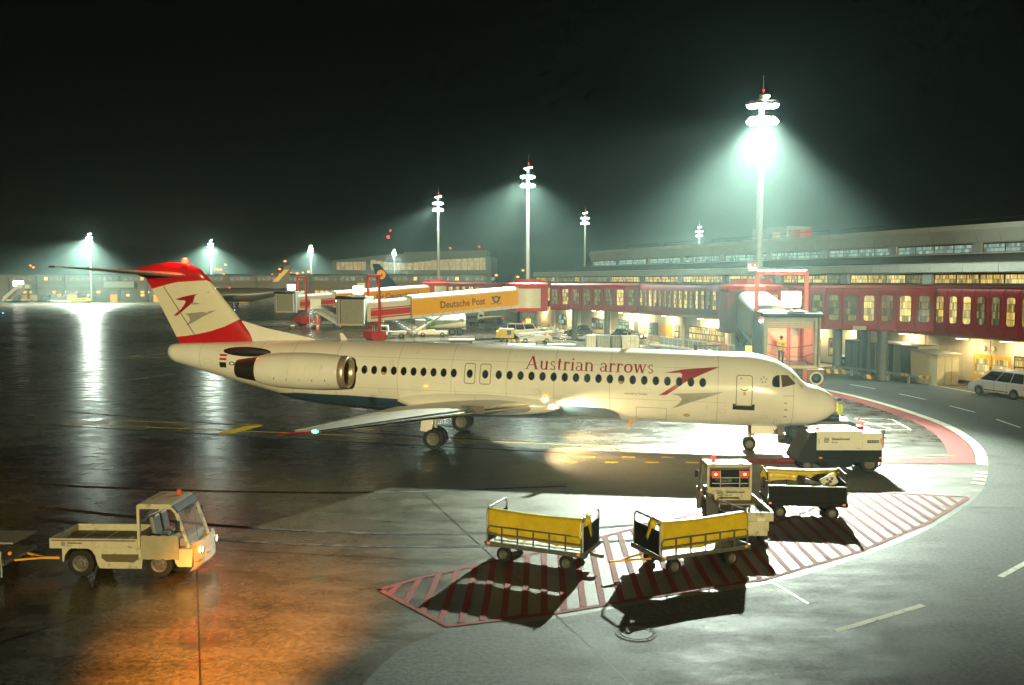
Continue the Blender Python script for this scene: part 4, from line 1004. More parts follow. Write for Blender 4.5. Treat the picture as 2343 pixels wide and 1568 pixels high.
    cb = Matrix.Translation((L, 0, zf1 - .05)) @ Matrix.Rotation(fa, 4, 'Z')      # +x = out of the mouth
    W, H, D = 3.25, 3.2, 3.0
    sh = B()
    sh.box((-D / 2 + .6, -W / 2, H / 2), (D, .12, H)); sh.box((-D / 2 + .6, W / 2, H / 2), (D, .12, H)); sh.box((-D / 2 + .6, 0, H), (D + .3, W + .2, .16)); sh.box((-D / 2 + .6, 0, -.08), (D + .1, W + .1, .2)); sh.box((-D + .62, 0, H / 2), (.1, W, H))
    sh.xf(cb); so = sh.build('cab_shell', cab_grey, t)
    cn = B(); cn.prism([(.5, 3.35), (1.15, 3.22), (1.25, 3.0), (.55, 3.02)], 'y', -W / 2 - .15, W / 2 + .15)
    cn.xf(cb); cn.build('cab_canopy', black_rub, so)
    fm = B()
    for s_ in (-1, 1):
        fm.box((.62, s_ * (W / 2 - .10), H / 2 - .05), (.22, .26, H - .1), bev=.04); fm.box((.8, s_ * (W / 2 + .02), H / 2 - .1), (.4, .1, H - .2), bev=.03)
    fm.box((.62, 0, H - .28), (.2, W - .3, .24), bev=.03); fm.xf(cb); fm.build('cab_bellows', M('bellows_grey', (.33, .34, .29), .6, var=.15, bump=.3), so)
    fl = B(); fl.box((.75, 0, -.02), (.5, W - .2, .14)); fl.xf(cb); fl.build('cab_threshold', M('threshold_cream', (.6, .52, .36), .5), so)
    ns = 4 if open_cab else 22
    for k in range(ns):
        s2 = B(); s2.box((.46, 0, H - .46 - .125 * k), (.05, W - .5, .112), bev=.012); s2.xf(cb); s2.build('shutter_slat', M('shutter_grey', (.30, .31, .26), .5, .2, var=.1), so)
    ln = B(); ln.box((-.9, .35, H + .85), (1.0, 1.0, .95), bev=.06); ln.xf(cb); lo = ln.build('gate_lantern', lantern_m, so)
    lp = B(); lp.cyl((-.9, .35, H), (-.9, .35, H + .4), .1); lp.xf(cb); lp.build('lantern_post', steel, so)
    for (a, bb) in ((-.16, .98), (.16, .98), (-.12, .80), (.10, .80)):
        dt = B(); dt.box((-.385, .35 + a, H + bb), (.02, .09, .05)); dt.xf(cb); dt.build('lantern_mark', print_black, lo)
    rl = B(); 
    for s_ in (-1, 1): rl.box((-D / 2 + .6, s_ * .9, H + .10), (D - .6, .5, .06))
    rl.xf(cb); rl.build('roof_hatch', br_white, so)
    for k, (m, zz) in enumerate(((lamp_red, 2.9), (lamp_white, 2.75))):
        sg = B(); sg.sphere((.55, -W / 2 - .18 if sy > 0 else W / 2 + .18, zz), .09); sg.xf(cb); sg.build('signal_lamp', m, so)
    if open_cab:
        iw = B(); iw.box((-D + .70, 0, H / 2), (.06, W - .2, H - .2)); iw.box((-D / 2 + .5, -W / 2 + .1, H / 2), (D - .4, .05, H - .2)); iw.box((-D / 2 + .5, W / 2 - .1, H / 2), (D - .4, .05, H - .2)); iw.xf(cb); iw.build('cab_lining', pink_wall, so)
        for y, w in ((-1.18, .13), (.58, .20), (1.35, .11)):
            rp = B(); rp.box((-D + .78, y, H / 2 - .1), (.06, w, H - .4)); rp.xf(cb); rp.build('red_post', red_paint, so)
        dg = B(); dg.bar((-D + .80, -1.1, 2.3), (-D + .80, .5, .3), .05, .22); dg.xf(cb); dg.build('red_diagonal', M('pale_red', (.62, .16, .12), .5), so)
        for k in range(9):
            g2 = B(); g2.box((-D + .78, .78 + k * .085, 2.0), (.03, .04, .62)); g2.xf(cb); g2.build('vent_slat', grey_metal, so)
        ch = B()
        def sag(y0, y1, z0, z1, s_): return [(.5, y0 + (y1 - y0) * k / 8, z0 + (z1 - z0) * k / 8 - s_ * math.sin(PI * k / 8)) for k in range(9)]
        ch.tube(sag(-1.35, 1.35, 1.35, 1.3, .2), .022, 6); ch.tube(sag(-1.35, .0, .85, .6, .12), .016, 6); ch.tube(sag(0, 1.35, .6, .75, .12), .016, 6); ch.bar((.5, 0, 0), (.5, 0, 1.15), .035); ch.bar((.5, 1.1, 0), (.5, .95, .6), .03)
        ch.xf(cb); ch.build('safety_chain', dark_steel, so)
        lamp('AREA', t, cb @ Vector((-1.0, 0, H - .3)), 90, (1., .70, .46), 1.3, aim=cb.to_3x3() @ Vector((-.2, 0, -1)))
    return t, cb, so
BB = bridge('nearest boarding bridge with open lit cab behind the airliner nose', (19.1, 72.0), (17.0, 55.2), (-.06, -1), True, [('Deutsche Post', .30, .7, 1.05, 5.0)], white_wall=(.05, .95), rr=2.45, xf=.62)
BA = bridge('middle boarding bridge with closed shutter and yellow post horn panel', (2.2, 121.0), (-18.9, 106.8), (-.20, -1), False, [('Deutsche Post', .25, 1.25, .95, 6.6)], white_wall=(-.62, .62), rr=2.7)
BC = bridge('farthest boarding bridge with yellow panel partly hidden by the middle one', (-14.2, 168.0), (-37.3, 149.0), (-.25, -1), False, [('Die Post für Deutschland.', .14, 1.2, .95, 14.5)], white_wall=(-.1, .75), rr=2.7)
# post horn emblem on the middle bridge
def horn(t, L, x1, frac):
    pass
yp = [c for c in BA[0].children if c.name.startswith('outer_tunnel')][0]
L_ = (Vector((-18.9, 106.8)) - Vector((2.2, 121.0))).length; x1_ = L_ * .72
def zf_(x): return 3.95 + (2.45 - 3.95) * (x - 2) / (L_ - 2)
hx = x1_ + (2 - x1_) * .755; hy = 1.295
h = B()
def hp(a, r, ex=1.): return (hx - r * math.cos(a) * ex, hy, zf_(hx) + 1.42 + r * math.sin(a))
for k in range(20):
    a0, a1 = 2 * PI * k / 20, 2 * PI * (k + 1) / 20
    h.poly([hp(a0, .48), hp(a1, .48), hp(a1, .30), hp(a0, .30)])
def rel(x, z): return (hx - x, hy + .006, zf_(hx) + 1.42 + z)
h.poly([rel(.10, -.30), rel(.45, -.16), rel(.72, .42), rel(.42, .42), rel(.36, .05), rel(.1, -.18)]); h.poly([rel(-.10, -.30), rel(-.1, -.18), rel(-.36, .05), rel(-.45, .40), rel(-.75, .42), rel(-.45, -.16)])
for s_ in (-1, 1):
    for k in range(3): h.poly([rel(s_ * (.18 + .2 * k), -.42), rel(s_ * (.27 + .2 * k), -.42), rel(s_ * (.40 + .24 * k), -.62), rel(s_ * (.29 + .24 * k), -.62)])
h.build('post_horn_emblem', M('emblem_grey', (.05, .05, .05), .5), yp)

# ---------------------------------------------------------------- people
skin_m = M('skin', (.45, .26, .18), .55); hivis_y = M('hi_vis_yellow', (.85, .62, .03), .6, emit=0.0); hivis_g = M('hi_vis_green', (.62, .75, .08), .6); trous = M('dark_trousers', (.04, .045, .05), .8); hair_m = M('dark_hair', (.03, .02, .015), .7)
def person(label, loc, rz, jacket, pose):
    """pose: joint name -> point; x forward, y left"""
    J = {'pel': (0, 0, .95), 'chest': (.02, 0, 1.28), 'neck': (.03, 0, 1.48), 'head': (.05, 0, 1.62), 'top': (.05, 0, 1.74),
         'ls': (.02, .19, 1.42), 'le': (.02, .27, 1.14), 'lw': (.18, .24, .95), 'rs': (.02, -.19, 1.42), 're': (.02, -.27, 1.14), 'rw': (.18, -.24, .95),
         'lh': (0, .10, .90), 'lk': (.04, .12, .50), 'la': (0, .13, .10), 'lt': (.16, .15, .04), 'rh': (0, -.10, .90), 'rk': (.04, -.12, .50), 'ra': (0, -.13, .10), 'rt': (.16, -.15, .04)}
    J.update(pose)
    RD = {'pel': .155, 'chest': .17, 'neck': .062, 'head': .095, 'top': .075, 'ls': .085, 'le': .06, 'lw': .042, 'rs': .085, 're': .06, 'rw': .042, 'lh': .105, 'lk': .075, 'la': .05, 'lt': .04, 'rh': .105, 'rk': .075, 'ra': .05, 'rt': .04}
    names = list(J); idx = {k: i for i, k in enumerate(names)}
    E_ = [('pel', 'chest'), ('chest', 'neck'), ('neck', 'head'), ('head', 'top'), ('chest', 'ls'), ('ls', 'le'), ('le', 'lw'), ('chest', 'rs'), ('rs', 're'), ('re', 'rw'), ('pel', 'lh'), ('lh', 'lk'), ('lk', 'la'), ('la', 'lt'), ('pel', 'rh'), ('rh', 'rk'), ('rk', 'ra'), ('ra', 'rt')]
    verts = [J[k] for k in names]; edges = [(idx[a], idx[c]) for a, c in E_]; rad = [RD[k] for k in names]
    for s_ in ('l', 'r'):                                           # hand: palm and five fingers
        w = Vector(J[s_ + 'w']); d = (w - Vector(J[s_ + 'e'])).normalized(); sd = d.cross(Vector((0, 0, 1))).normalized(); p = w + d * .08
        verts.append(tuple(p)); edges.append((idx[s_ + 'w'], len(verts) - 1)); rad.append(.035); pi_ = len(verts) - 1
        for k, ln_ in enumerate((.07, .085, .08, .06)):
            q = p + d * .03 + sd * (k - 1.5) * .02; verts.append(tuple(q + d * ln_ * .5)); edges.append((pi_, len(verts) - 1)); rad.append(.011); verts.append(tuple(q + d * ln_ + Vector((0, 0, -.02)))); edges.append((len(verts) - 2, len(verts) - 1)); rad.append(.009)
        verts.append(tuple(w + d * .05 + sd * .055)); edges.append((pi_, len(verts) - 1)); rad.append(.012)
    me = bpy.data.meshes.new('body'); me.from_pydata(verts, edges, [])
    o = bpy.data.objects.new('person', me); COL.objects.link(o)
    sk = o.modifiers.new('skin', 'SKIN'); sv = me.skin_vertices[0].data
    for i, r in enumerate(rad): sv[i].radius = (r, r)
    sv[0].use_root = True
    ss = o.modifiers.new('sub', 'SUBSURF'); ss.levels = 2; ss.render_levels = 2
    dg = bpy.context.evaluated_depsgraph_get(); dg.update()
    fm = bpy.data.meshes.new_from_object(o.evaluated_get(dg))
    o.modifiers.clear(); o.data = fm
    fm.materials.clear()
    for m in (jacket, trous, skin_m, black_rub): fm.materials.append(m)
    hw = {s_: Vector(J[s_ + 'w']) for s_ in 'lr'}
    for f in fm.polygons:
        c = f.center; f.use_smooth = True
        nearh = min((c - hw[s_]).length - .0 for s_ in 'lr')
        if c.z > J['neck'][2] - .0: f.material_index = 2
        elif any((c - hw[s_]).dot((hw[s_] - Vector(J[s_ + 'e'])).normalized()) > 0 and (c - hw[s_]).length < .25 for s_ in 'lr'): f.material_index = 2
        elif c.z < .11: f.material_index = 3
        elif c.z < .86 and nearh > .12: f.material_index = 1
        else: f.material_index = 0
    o.location = loc; o.rotation_euler = (0, 0, rz)
    tag(o, label, 'person')
    hd = Vector(J['head'])
    B().sphere(hd + Vector((-.015, 0, .055)), .118, (1.05, .92, .95)).build('hair', hair_m, o, True)
    fc = B(); fc.sphere(hd + Vector((.10, 0, -.01)), .022, (1, .7, 1.3)); fc.build('nose', skin_m, o, True)
    for s_ in (-1, 1):
        B().sphere(hd + Vector((.085, .036 * s_, .02)), .014).build('eye', print_black, o); B().sphere(hd + Vector((0, .095 * s_, -.005)), .026, (.6, .4, 1.2)).build('ear', skin_m, o)
    B().box(hd + Vector((.088, 0, -.055)), (.012, .05, .010)).build('mouth', M('lips', (.35, .12, .10), .5), o)
    # reflective jacket bands hug the torso
    bd = B(); bd.lathe([(.185, 1.06), (.19, 1.08), (.19, 1.12), (.185, 1.14)], (.01, 0, 0), 'z', 16)
    bo = bd.build('reflective_band', M('reflective_silver', (.7, .7, .62), .3, .4), o); bo.scale = (.92, 1.0, 1)
    return o
cabw = BB[0].matrix_basis @ BB[1]
pw = cabw @ Vector((-.7, -.25, .02))
person('person in yellow hi-vis suit standing inside the open boarding cab', pw, R(-80), hivis_y, {'rw': (.26, -.10, 1.18), 're': (.06, -.28, 1.15), 'la': (-.10, .15, .10), 'lt': (.06, .17, .04), 'lk': (.0, .13, .5)})
person('person in green hi-vis jacket standing behind the ground power trailer', (16.35, 44.6, .0), R(200), hivis_g, {'lw': (.20, .18, 1.02)})
# ---------------------------------------------------------------- vehicles and equipment near the aircraft
tarp_m = M('yellow_tarpaulin', (.60, .43, .012), .38, var=.18, scale=2.2, bump=1., coat=.15, dirt=((.34, .23, .02), 2.6, .57))
grime = M('grimy_grey_frame', (.13, .135, .115), .5, .4, var=.3, scale=6, dirt=((.05, .04, .03), 5., .6))
panel_blk = M('black_cart_panel', (.010, .010, .010), .7, var=.3, spec=.15)
deck_m = M('aluminium_deck', (.52, .52, .48), .5, .4, var=.15, scale=5, dirt=((.25, .22, .18), 4., .58))
def logo(parent, o, xd, h, zd=(0, 0, 1), mat=print_black, word=True):
    """striped ball emblem with two lines of lettering; o = lower left corner"""
    o = Vector(o); xd = Vector(xd).normalized(); zd = Vector(zd).normalized(); nrm = zd.cross(xd) * -1
    b = B(); r = h / 2; c = o + xd * r + zd * r
    for k in range(4):
        z0 = r * (.82 - .46 * k); 
        top = []; bot = []
        for i in range(9):
            x = -1 + 2 * i / 8
            zz = z0 / r + .10 * math.sin(x * 2.2) - .25 * x; zt = zz; zb = zz - .24
            def lim(v): m_ = math.sqrt(max(0, 1 - x * x)); return max(-m_, min(m_, v))
            top.append(c + xd * x * r + zd * lim(zt) * r); bot.append(c + xd * x * r + zd * lim(zb) * r)
        for i in range(8):
            b.poly([top[i], top[i + 1], bot[i + 1], bot[i]])
    bmesh.ops.dissolve_degenerate(b.bm, dist=1e-5, edges=b.bm.edges[:])
    b.build('ball_emblem', mat, parent)
    if word:
        text_on('GlobeGround', h * .52, parent, mat, o + xd * h * 1.35 + zd * h * .52, xd, zd, bold=.004 * h / .2)
        text_on('Berlin', h * .46, parent, mat, o + xd * h * 1.35 + zd * h * .02, xd, zd)

def flatbed(label, loc, rz, kind):
    t = thing('flatbed_tug', label, 'utility truck', loc, rz, 'white flatbed tugs')
    Wd = .68; P = worn_cream
    # lower body side profile with two wheel arches
    def archs(xc, r, n=8): return [(xc + r * math.cos(PI - PI * k / n), .40 + r * math.sin(PI * k / n)) for k in range(n + 1)]
    prof = [(-1.72, .40)] + archs(-1.25, .43) + [(-.75, .24), (.36, .24)] + archs(.80, .43) + [(1.30, .30), (1.66, .30), (1.70, .78), (-1.72, .78)]
    B().prism(prof, 'y', -Wd, Wd).build('body', P, t, bev=.015)
    B().prism([(-.68, .62), (.28, .62), (.28, .50), (.16, .42), (-.55, .42), (-.68, .52)], 'y', -Wd - .012, -Wd - .002).build('side_recess', M('recess_brown', (.10, .075, .035), .7), t)
    # load bed
    bd = B(); bd.box((-.86, 0, .80), (2.26, 1.40, .06)); bo = bd.build('bed_floor', M('worn_bed_floor', (.30, .26, .20), .65, var=.25, scale=4, dirt=((.14, .05, .03), 2.2, .55), bump=.2), t)
    for y in (-.70, .70): B().box((-.86, y, .90), (2.28, .05, .26), bev=.012).build('side_board', P, t)
    B().box((-2.0, 0, .90), (.05, 1.42, .26), bev=.012).build('tail_board', P, t)
    for k in range(3): B().box((-1.5 + .62 * k, 0, .836), (.04, 1.34, .012)).build('floor_rib', deck_m, bo)
    B().box((-.86, -.728, .985), (2.2, .01, .03)).build('rubbing_strip', M('rust_strip', (.12, .06, .03), .7, var=.3), t)
    # cab frame
    fr = B()
    for y in (-.66, .66):
        fr.bar((.30, y, .78), (.30, y, 1.84), .075, .075); fr.bar((1.28, y, 1.72), (1.60, y, .80), .07, .07); fr.bar((.30, y, 1.84), (1.16, y, 1.84), .07, .07); fr.bar((1.16, y, 1.84), (1.28, y, 1.72), .07, .07)
    fr.bar((.30, -.66, .95), (.30, .66, .95), .08, .40); fr.build('cab_frame', P, t, bev=.01)
    B().prism([(.26, 1.84), (1.14, 1.84), (1.20, 1.90), (1.10, 1.94), (.32, 1.94), (.26, 1.90)], 'y', -.70, .70).build('cab_roof', worn_cream, t, bev=.02)
    B().prism([(1.14, 1.845), (1.32, 1.70), (1.35, 1.74), (1.20, 1.90)], 'y', -.69, .69).build('roof_visor', M('visor_black', (.02, .02, .02), .25), t)
    bw = B(); bw.box((.26, 0, 1.47), (.02, 1.16, .60)); bwo = bw.build('rear_window', glass_dark if kind == 'rear' else glass_clear, t)
    if kind == 'rear':
        B().prism([(.20, .98), (.20, 1.16), (.24, 1.16), (.24, .98)], 'y', -.60, .60)
        B().box((.25, 0, 1.02), (.05, 1.36, .42), bev=.015).build('cab_back_panel', P, t)
        logo(t, (.215, .40, .95), (0, -1, 0), .20)
        gb = B()
        for z in (1.36, 1.54): gb.bar((.20, -.56, z), (.20, .56, z), .022)
        for y in (-.30, .30): gb.bar((.20, y, 1.18), (.20, y, 1.76), .022)
        gb.build('window_grille', P, t)
        for y in (-.45, .45):
            B().box((.20, y, 1.66), (.05, .24, .16)).build('tail_light', M('tail_red_lens', (.55, .02, .01), .3, emit=.9, ecol=(1, .04, .02)), t)
            B().sphere((.17, y, 1.65), .05, (.5, 1, .8)).build('tail_bulb', M('tail_bulb_lit', (1, .4, .05), .3, emit=9., ecol=(1, .30, .05)), t)
        B().box((-2.05, -.35, .84), (.04, .24, .12)).build('number_plate', M('plate_cream', (.7, .68, .58), .5), t)
        B().box((-1.9, 0, .56), (.3, 1.1, .42), bev=.03).build('rear_box', P, t)
        B().tube([(-1.5, .35, .83), (-1.5, .35, 1.06), (-1.46, .30, 1.12), (-1.46, -.30, 1.12), (-1.5, -.35, 1.06), (-1.5, -.35, .83)], .025).build('bed_hoop', steel, t)
    else:
        cv = B(); rg = []
        for i in range(13):
            x = .36 + .98 * i / 12; rg.append([Vector((x, -.705 - .012 * math.sin(i * 1.7 + j), .50 + (.62) * j / 5 + .01 * math.sin(i * 2.1 + j))) for j in range(6)])
        cv.loft(rg, closed=False); cv.build('canvas_door', M('canvas_beige', (.34, .31, .20), .8, var=.15, bump=.5), t, 'all')
        logo(t, (-1.72, -.729, .83), (1, 0, 0), .13)
        logo(t, (.46, -.15, 1.944), (.3, 1, 0), .14, zd=(-1, .3, 0))
        B().bar((.35, -.1, 1.50), (.85, -.3, 1.72), .05, .02).build('cab_brace', P, t)
    # windscreen, front panel, lamps
    ws = B(); ws.poly([(1.31, -.62, 1.70), (1.31, .62, 1.70), (1.64, .64, .90), (1.64, -.64, .90)]); wo = ws.build('windscreen', glass_clear, t)
    B().bar((1.60, -.1, .95), (1.45, .15, 1.35), .012, .02).build('wiper', black_rub, t)
    rg = []
    for i in range(11):
        a = -1 + 2 * i / 10; y = a * .72; xo = 1.66 + .24 * math.sqrt(max(0, 1 - a * a * .92))
        rg.append([Vector((xo - .12, y, .20)), Vector((xo, y, .34)), Vector((xo, y, .80)), Vector((xo - .02, y, .92)), Vector((xo - .10, y, .93))])
    B().loft(rg, closed=False).build('front_bumper', M('scraped_front_paint', (.62, .56, .46), .5, var=.1, dirt=((.10, .07, .04), 5, .56), stretch=(1, .3, 2)), t, 'soft')
    for y in (-.50, .50):
        hd = B(); hd.cyl((1.82, y, .72), (1.875, y, .72), .085, n=18); ho = hd.build('headlight', M('head_lens', (1, .85, .55), .2, emit=5. if kind == 'front' else 2., ecol=(1, .62, .25)), t)
        B().lathe([(.085, 0), (.105, .01), (.105, .03), (.085, .04)], (1.85, y, .72), 'x', 18).build('headlight_ring', steel, ho)
    B().box((1.72, -.66, .84), (.1, .10, .08)).build('indicator', amber_lens, t)
    # interior
    st = B(); st.box((.62, -.10, .98), (.42, .44, .12), bev=.05); st.box((.50, -.10, 1.26), (.12, .42, .50), bev=.05, rot=Matrix.Rotation(-.18, 3, 'Y')); st.box((.62, .38, .98), (.42, .40, .12), bev=.05); st.box((.50, .38, 1.26), (.12, .38, .50), bev=.05, rot=Matrix.Rotation(-.18, 3, 'Y')); st.build('seat', M('seat_vinyl', (.16, .16, .15), .4, var=.1), t)
    sw = B(); sw.lathe([(.17, -.012), (.185, 0), (.17, .012), (.155, 0)], (0, 0, 0), 'z', 18); sw.xf(Matrix.Translation((1.12, -.1, 1.18)) @ Matrix.Rotation(-.9, 4, 'Y')); sw.build('steering_wheel', black_rub, t)
    B().box((1.38, 0, .92), (.26, 1.2, .22), bev=.05).build('dashboard', M('dash_grey', (.25, .26, .25), .5), t)
    for x in (-1.25, .80):
        for y in (-.56, .56): wheel(t, x, y, .36, .36, .22, side=-1 if y < 0 else 1)
    for y in (-.82, .80): B().box((1.36, y, 1.42), (.06, .10, .22), bev=.02).build('mirror', black_rub, t)
    B().sphere((.95, .35, 2.0), .07, (1, 1, 1.3)).build('beacon', lamp_red if kind == 'rear' else M('beacon_orange', (.85, .12, .02), .4), t)
    return t
flatbed('worn cream flatbed tug with canvas door at lower left, headlight lit', (-9.84, 23.3, 0), R(-2), 'front')
flatbed('flatbed tug seen from behind, red lamps lit, beside the loaded baggage cart', (6.75, 27.25, 0), R(90), 'rear')
cn = thing('traffic_cone', 'small orange cone standing beyond the lower left tug roof', 'cone', gp(428, 1152, 1.2).to_2d().to_3d() + Vector((0, 0, 0)))
cn.location = gp(428, 1159)
B().lathe([(.15, .02), (.13, .04), (.03, .50), (.005, .51)], n=16).build('cone_body', M('cone_orange', (.85, .13, .03), .5), cn, True); B().box((0, 0, .015), (.36, .36, .03)).build('cone_base', black_rub, cn)

def cart(label, pl, pr, kind, tow=None):
    """pl, pr: near lower edge, left and right end (z = .45)"""
    d = pr - pl; rz = math.atan2(d.y, d.x); L = Vector((d.x, d.y)).length; W = 1.35
    nrm = Vector((-math.sin(rz), math.cos(rz), 0)); c = (pl + pr) / 2 + nrm * (W / 2); c.z = 0
    t = thing('baggage_cart', label, 'baggage cart', c, rz, 'baggage carts')
    hl, hw = L / 2, W / 2; Fm = grime if kind != 'loaded' else panel_blk
    fl = B(); fl.box((0, 0, .53), (L - .1, W - .1, .04)); fl.build('deck', deck_m if kind != 'loaded' else grime, t)
    fr = B(); fr.box((0, -hw, .50), (L, .07, .12), bev=.01); fr.box((0, hw, .50), (L, .07, .12), bev=.01); fr.box((-hl, 0, .50), (.09, W + .12, .12), bev=.01); fr.box((hl, 0, .50), (.09, W + .12, .12), bev=.01); fr.box((-hl * .62, 0, .40), (.1, W * .7, .12)); fr.box((hl * .62, 0, .40), (.1, W * .7, .12)); fr.build('chassis', Fm, t)
    sides = (-1, 1) if kind != 'loaded' else (1,)
    for s_ in sides:
        y = s_ * hw; r = B()
        r.tube([(-hl + .03, y, .56), (-hl + .03, y, .90), (-hl + .10, y, .98), (hl - .10, y, .98), (hl - .03, y, .90), (hl - .03, y, .56)], .022); r.bar((-hl, y, .77), (hl, y, .77), .03, .05)
        n = 6
        for k in range(1, n): r.bar((-hl + L * k / n, y, .56), (-hl + L * k / n, y, .98), .035, .035)
        r.build('side_rail', Fm, t)
    if kind == 'loaded':
        B().box((0, -hw, .82), (L - .06, .04, .50), bev=.01).build('side_panel', panel_blk, t); B().bar((-hl, -hw - .01, 1.09), (hl, -hw - .01, 1.09), .03).build('top_rail', steel, t)
    for s_ in (-1, 1):
        x = s_ * hl; B().box((x, 0, .88), (.035, W - .12, .62), bev=.01).build('end_panel', panel_blk, t)
        B().tube([(x, -hw + .05, .56), (x, -hw + .05, 1.36), (x, -hw + .13, 1.46), (x, hw - .13, 1.46), (x, hw - .05, 1.36), (x, hw - .05, .56)], .028).build('end_hoop', steel if kind != 'loaded' else dark_steel, t)
    # tarpaulin
    ty = -hw + .06 if kind != 'loaded' else hw - .06; rg = []; N = 34
    for i in range(N + 1):
        f = i / N; x = -hl + .02 + (L - .04) * f
        if kind == 'a': low = .68 + .10 * math.exp(-((f - .0) / .15) ** 2) - .02 * math.sin(f * 9)
        elif kind == 'b': low = .66 + .22 * max(0, f - .45) ** 1.2 + .03 * math.sin(f * 11)
        else: low = .85 + .12 * math.sin(f * PI) + .05 * math.sin(f * 7)
        sgn = 1 if kind != 'loaded' else -1
        fold = .022 * math.sin(f * 40) + .020 * math.sin(f * 23 + 1) + .012 * math.sin(f * 71 + 2)
        sag = .04 * math.sin(PI * f)
        ring = [Vector((x, ty + sgn * .34, 1.34 - sag)), Vector((x, ty + sgn * .22, 1.42 - sag)), Vector((x, ty + sgn * .06, 1.44 - sag)), Vector((x, ty - sgn * .02, 1.40 - sag))]
        for j in range(1, 9):
            g2 = j / 8; zz = 1.40 - sag + (low - 1.40 + sag) * g2
            drp = .05 * math.sin(g2 * PI) * math.sin(f * 3.3 + .6) + fold * g2 * 1.3 + .02 * math.sin(f * 14 - g2 * 5) * g2
            ring.append(Vector((x, ty - sgn * (.02 + .03 * math.sin(g2 * PI)) + drp * .6, zz)))
        rg.append(ring)
    tb = B(); tb.loft(rg, closed=False); to = tb.build('tarpaulin', tarp_m, t, 'all'); md = to.modifiers.new('solid', 'SOLIDIFY'); md.thickness = .012
    # bunched end of the sheet
    ex = {'a': hl, 'b': -hl, 'loaded': -hl}[kind]; bn = B(); rg = []
    for i in range(8):
        f = i / 7; cy_ = (ty + (.30 - .30 * f + .55 * f) * (1 if kind != 'loaded' else -1)); rr = .13 * (1 - .45 * f)
        rg.append([Vector((ex + rr * (1 + .25 * math.sin(5 * a + i)) * math.cos(a) * .8, cy_ + .04 * math.sin(a * 3), 1.38 - .50 * f + rr * 1.1 * math.sin(a))) for a in [2 * PI * k / 12 for k in range(12)]])
    bn.loft(rg); bn.build('bunched_sheet', tarp_m, t, 'all')
    for x in (-hl * .66, hl * .66):
        for y in (-hw + .14, hw - .14): wheel(t, x, y, .21, .21, .16, side=-1 if y < 0 else 1)
    for x in (-hl + .08, hl - .08): B().box((x, -hw - .045, .52), (.09, .02, .06)).build('reflector', amber_lens, t)
    if tow:
        tb = B(); s_ = tow
        tb.bar((s_ * hl, -.22, .38), (s_ * (hl + .95), 0, .36), .04); tb.bar((s_ * hl, .22, .38), (s_ * (hl + .95), 0, .36), .04); tb.bar((s_ * (hl + .85), 0, .36), (s_ * (hl + 1.12), 0, .36), .05)
        tb.build('tow_bar', M('tow_bar_orange', (.75, .36, .02), .5, var=.1), t)
    else:
        B().bar((hl * (1 if kind == 'a' else -1), 0, .36), ((hl + .35) * (1 if kind == 'a' else -1), 0, .34), .09).build('hitch', grime, t)
    return t
cart('yellow covered baggage cart standing farthest left on the hatching, white deck showing', gp(1112.8, 1246.2, .45), gp(1331.1, 1275.9, .45), 'a')
c2 = cart('yellow covered baggage cart with orange tow bar, in front of the rear-facing tug', gp(1511.4, 1283.2, .45), gp(1711, 1253.8, .45), 'b', tow=-1)
c3 = cart('dark open baggage cart loaded with suitcases beside the ground power trailer', gp(1754.8, 1155, .45), gp(1936, 1160.4, .45), 'loaded')
M3 = c3.matrix_basis
bag_dark = M('dark_suitcase', (.02, .02, .022), .5, var=.3)
for i, (x, y, z, sx, sy_, sz, ang, m, lb) in enumerate((
        (-.75, -.1, .82, .62, .40, .28, .35, bag_dark, 'black suitcase leaning at the left end of the loaded cart'),
        (-.35, .05, .66, .60, .45, .22, 0, M('navy_bag', (.02, .025, .05), .6), 'navy holdall lying low in the loaded cart'),
        (-.05, -.2, .90, .55, .35, .24, -.15, M('charcoal_bag', (.035, .035, .035), .7), 'charcoal bag piled in the middle of the loaded cart'),
        (.25, .1, 1.02, .50, .40, .30, .25, bag_dark, 'tall black suitcase near the middle of the loaded cart'),
        (.30, -.30, .68, .46, .30, .20, 0, M('red_bag', (.35, .03, .02), .6), 'red and white bag low in the loaded cart'),
        (.72, -.1, .80, .55, .42, .30, -.2, M('brown_bag', (.07, .04, .025), .6), 'brown bag under the pale case in the loaded cart'),
        (.78, -.15, 1.16, .50, .14, .36, -.55, M('pale_case', (.62, .62, .50), .5), 'pale patterned case standing on edge at right end of the loaded cart'))):
    o = thing('suitcase', lb, 'suitcase', M3 @ Vector((x, y, z)), M3.to_euler().z, 'luggage in the loaded cart')
    rt = Matrix.Rotation(ang, 3, 'Y')
    B().box((0, 0, 0), (sx, sy_, sz), bev=.05, rot=rt).build('shell', m, o, True)
    hb = B(); hb.tube([(-.08, 0, sz / 2), (-.08, 0, sz / 2 + .05), (.08, 0, sz / 2 + .05), (.08, 0, sz / 2)], .012); hb.xf(rt.to_4x4()); hb.build('handle', black_rub, o)
    if i == 6:
        pt = B()
        for (a, c, r) in ((-.10, -.05, .07), (.02, -.02, .06), (.12, .04, .05), (-.02, .08, .04)): pt.cyl((a, -sy_ / 2 - .004, c), (a, -sy_ / 2 - .001, c), r, n=9)
        pt.xf(rt.to_4x4()); pt.build('dark_print', M('dark_blot', (.05, .045, .05), .6), o)
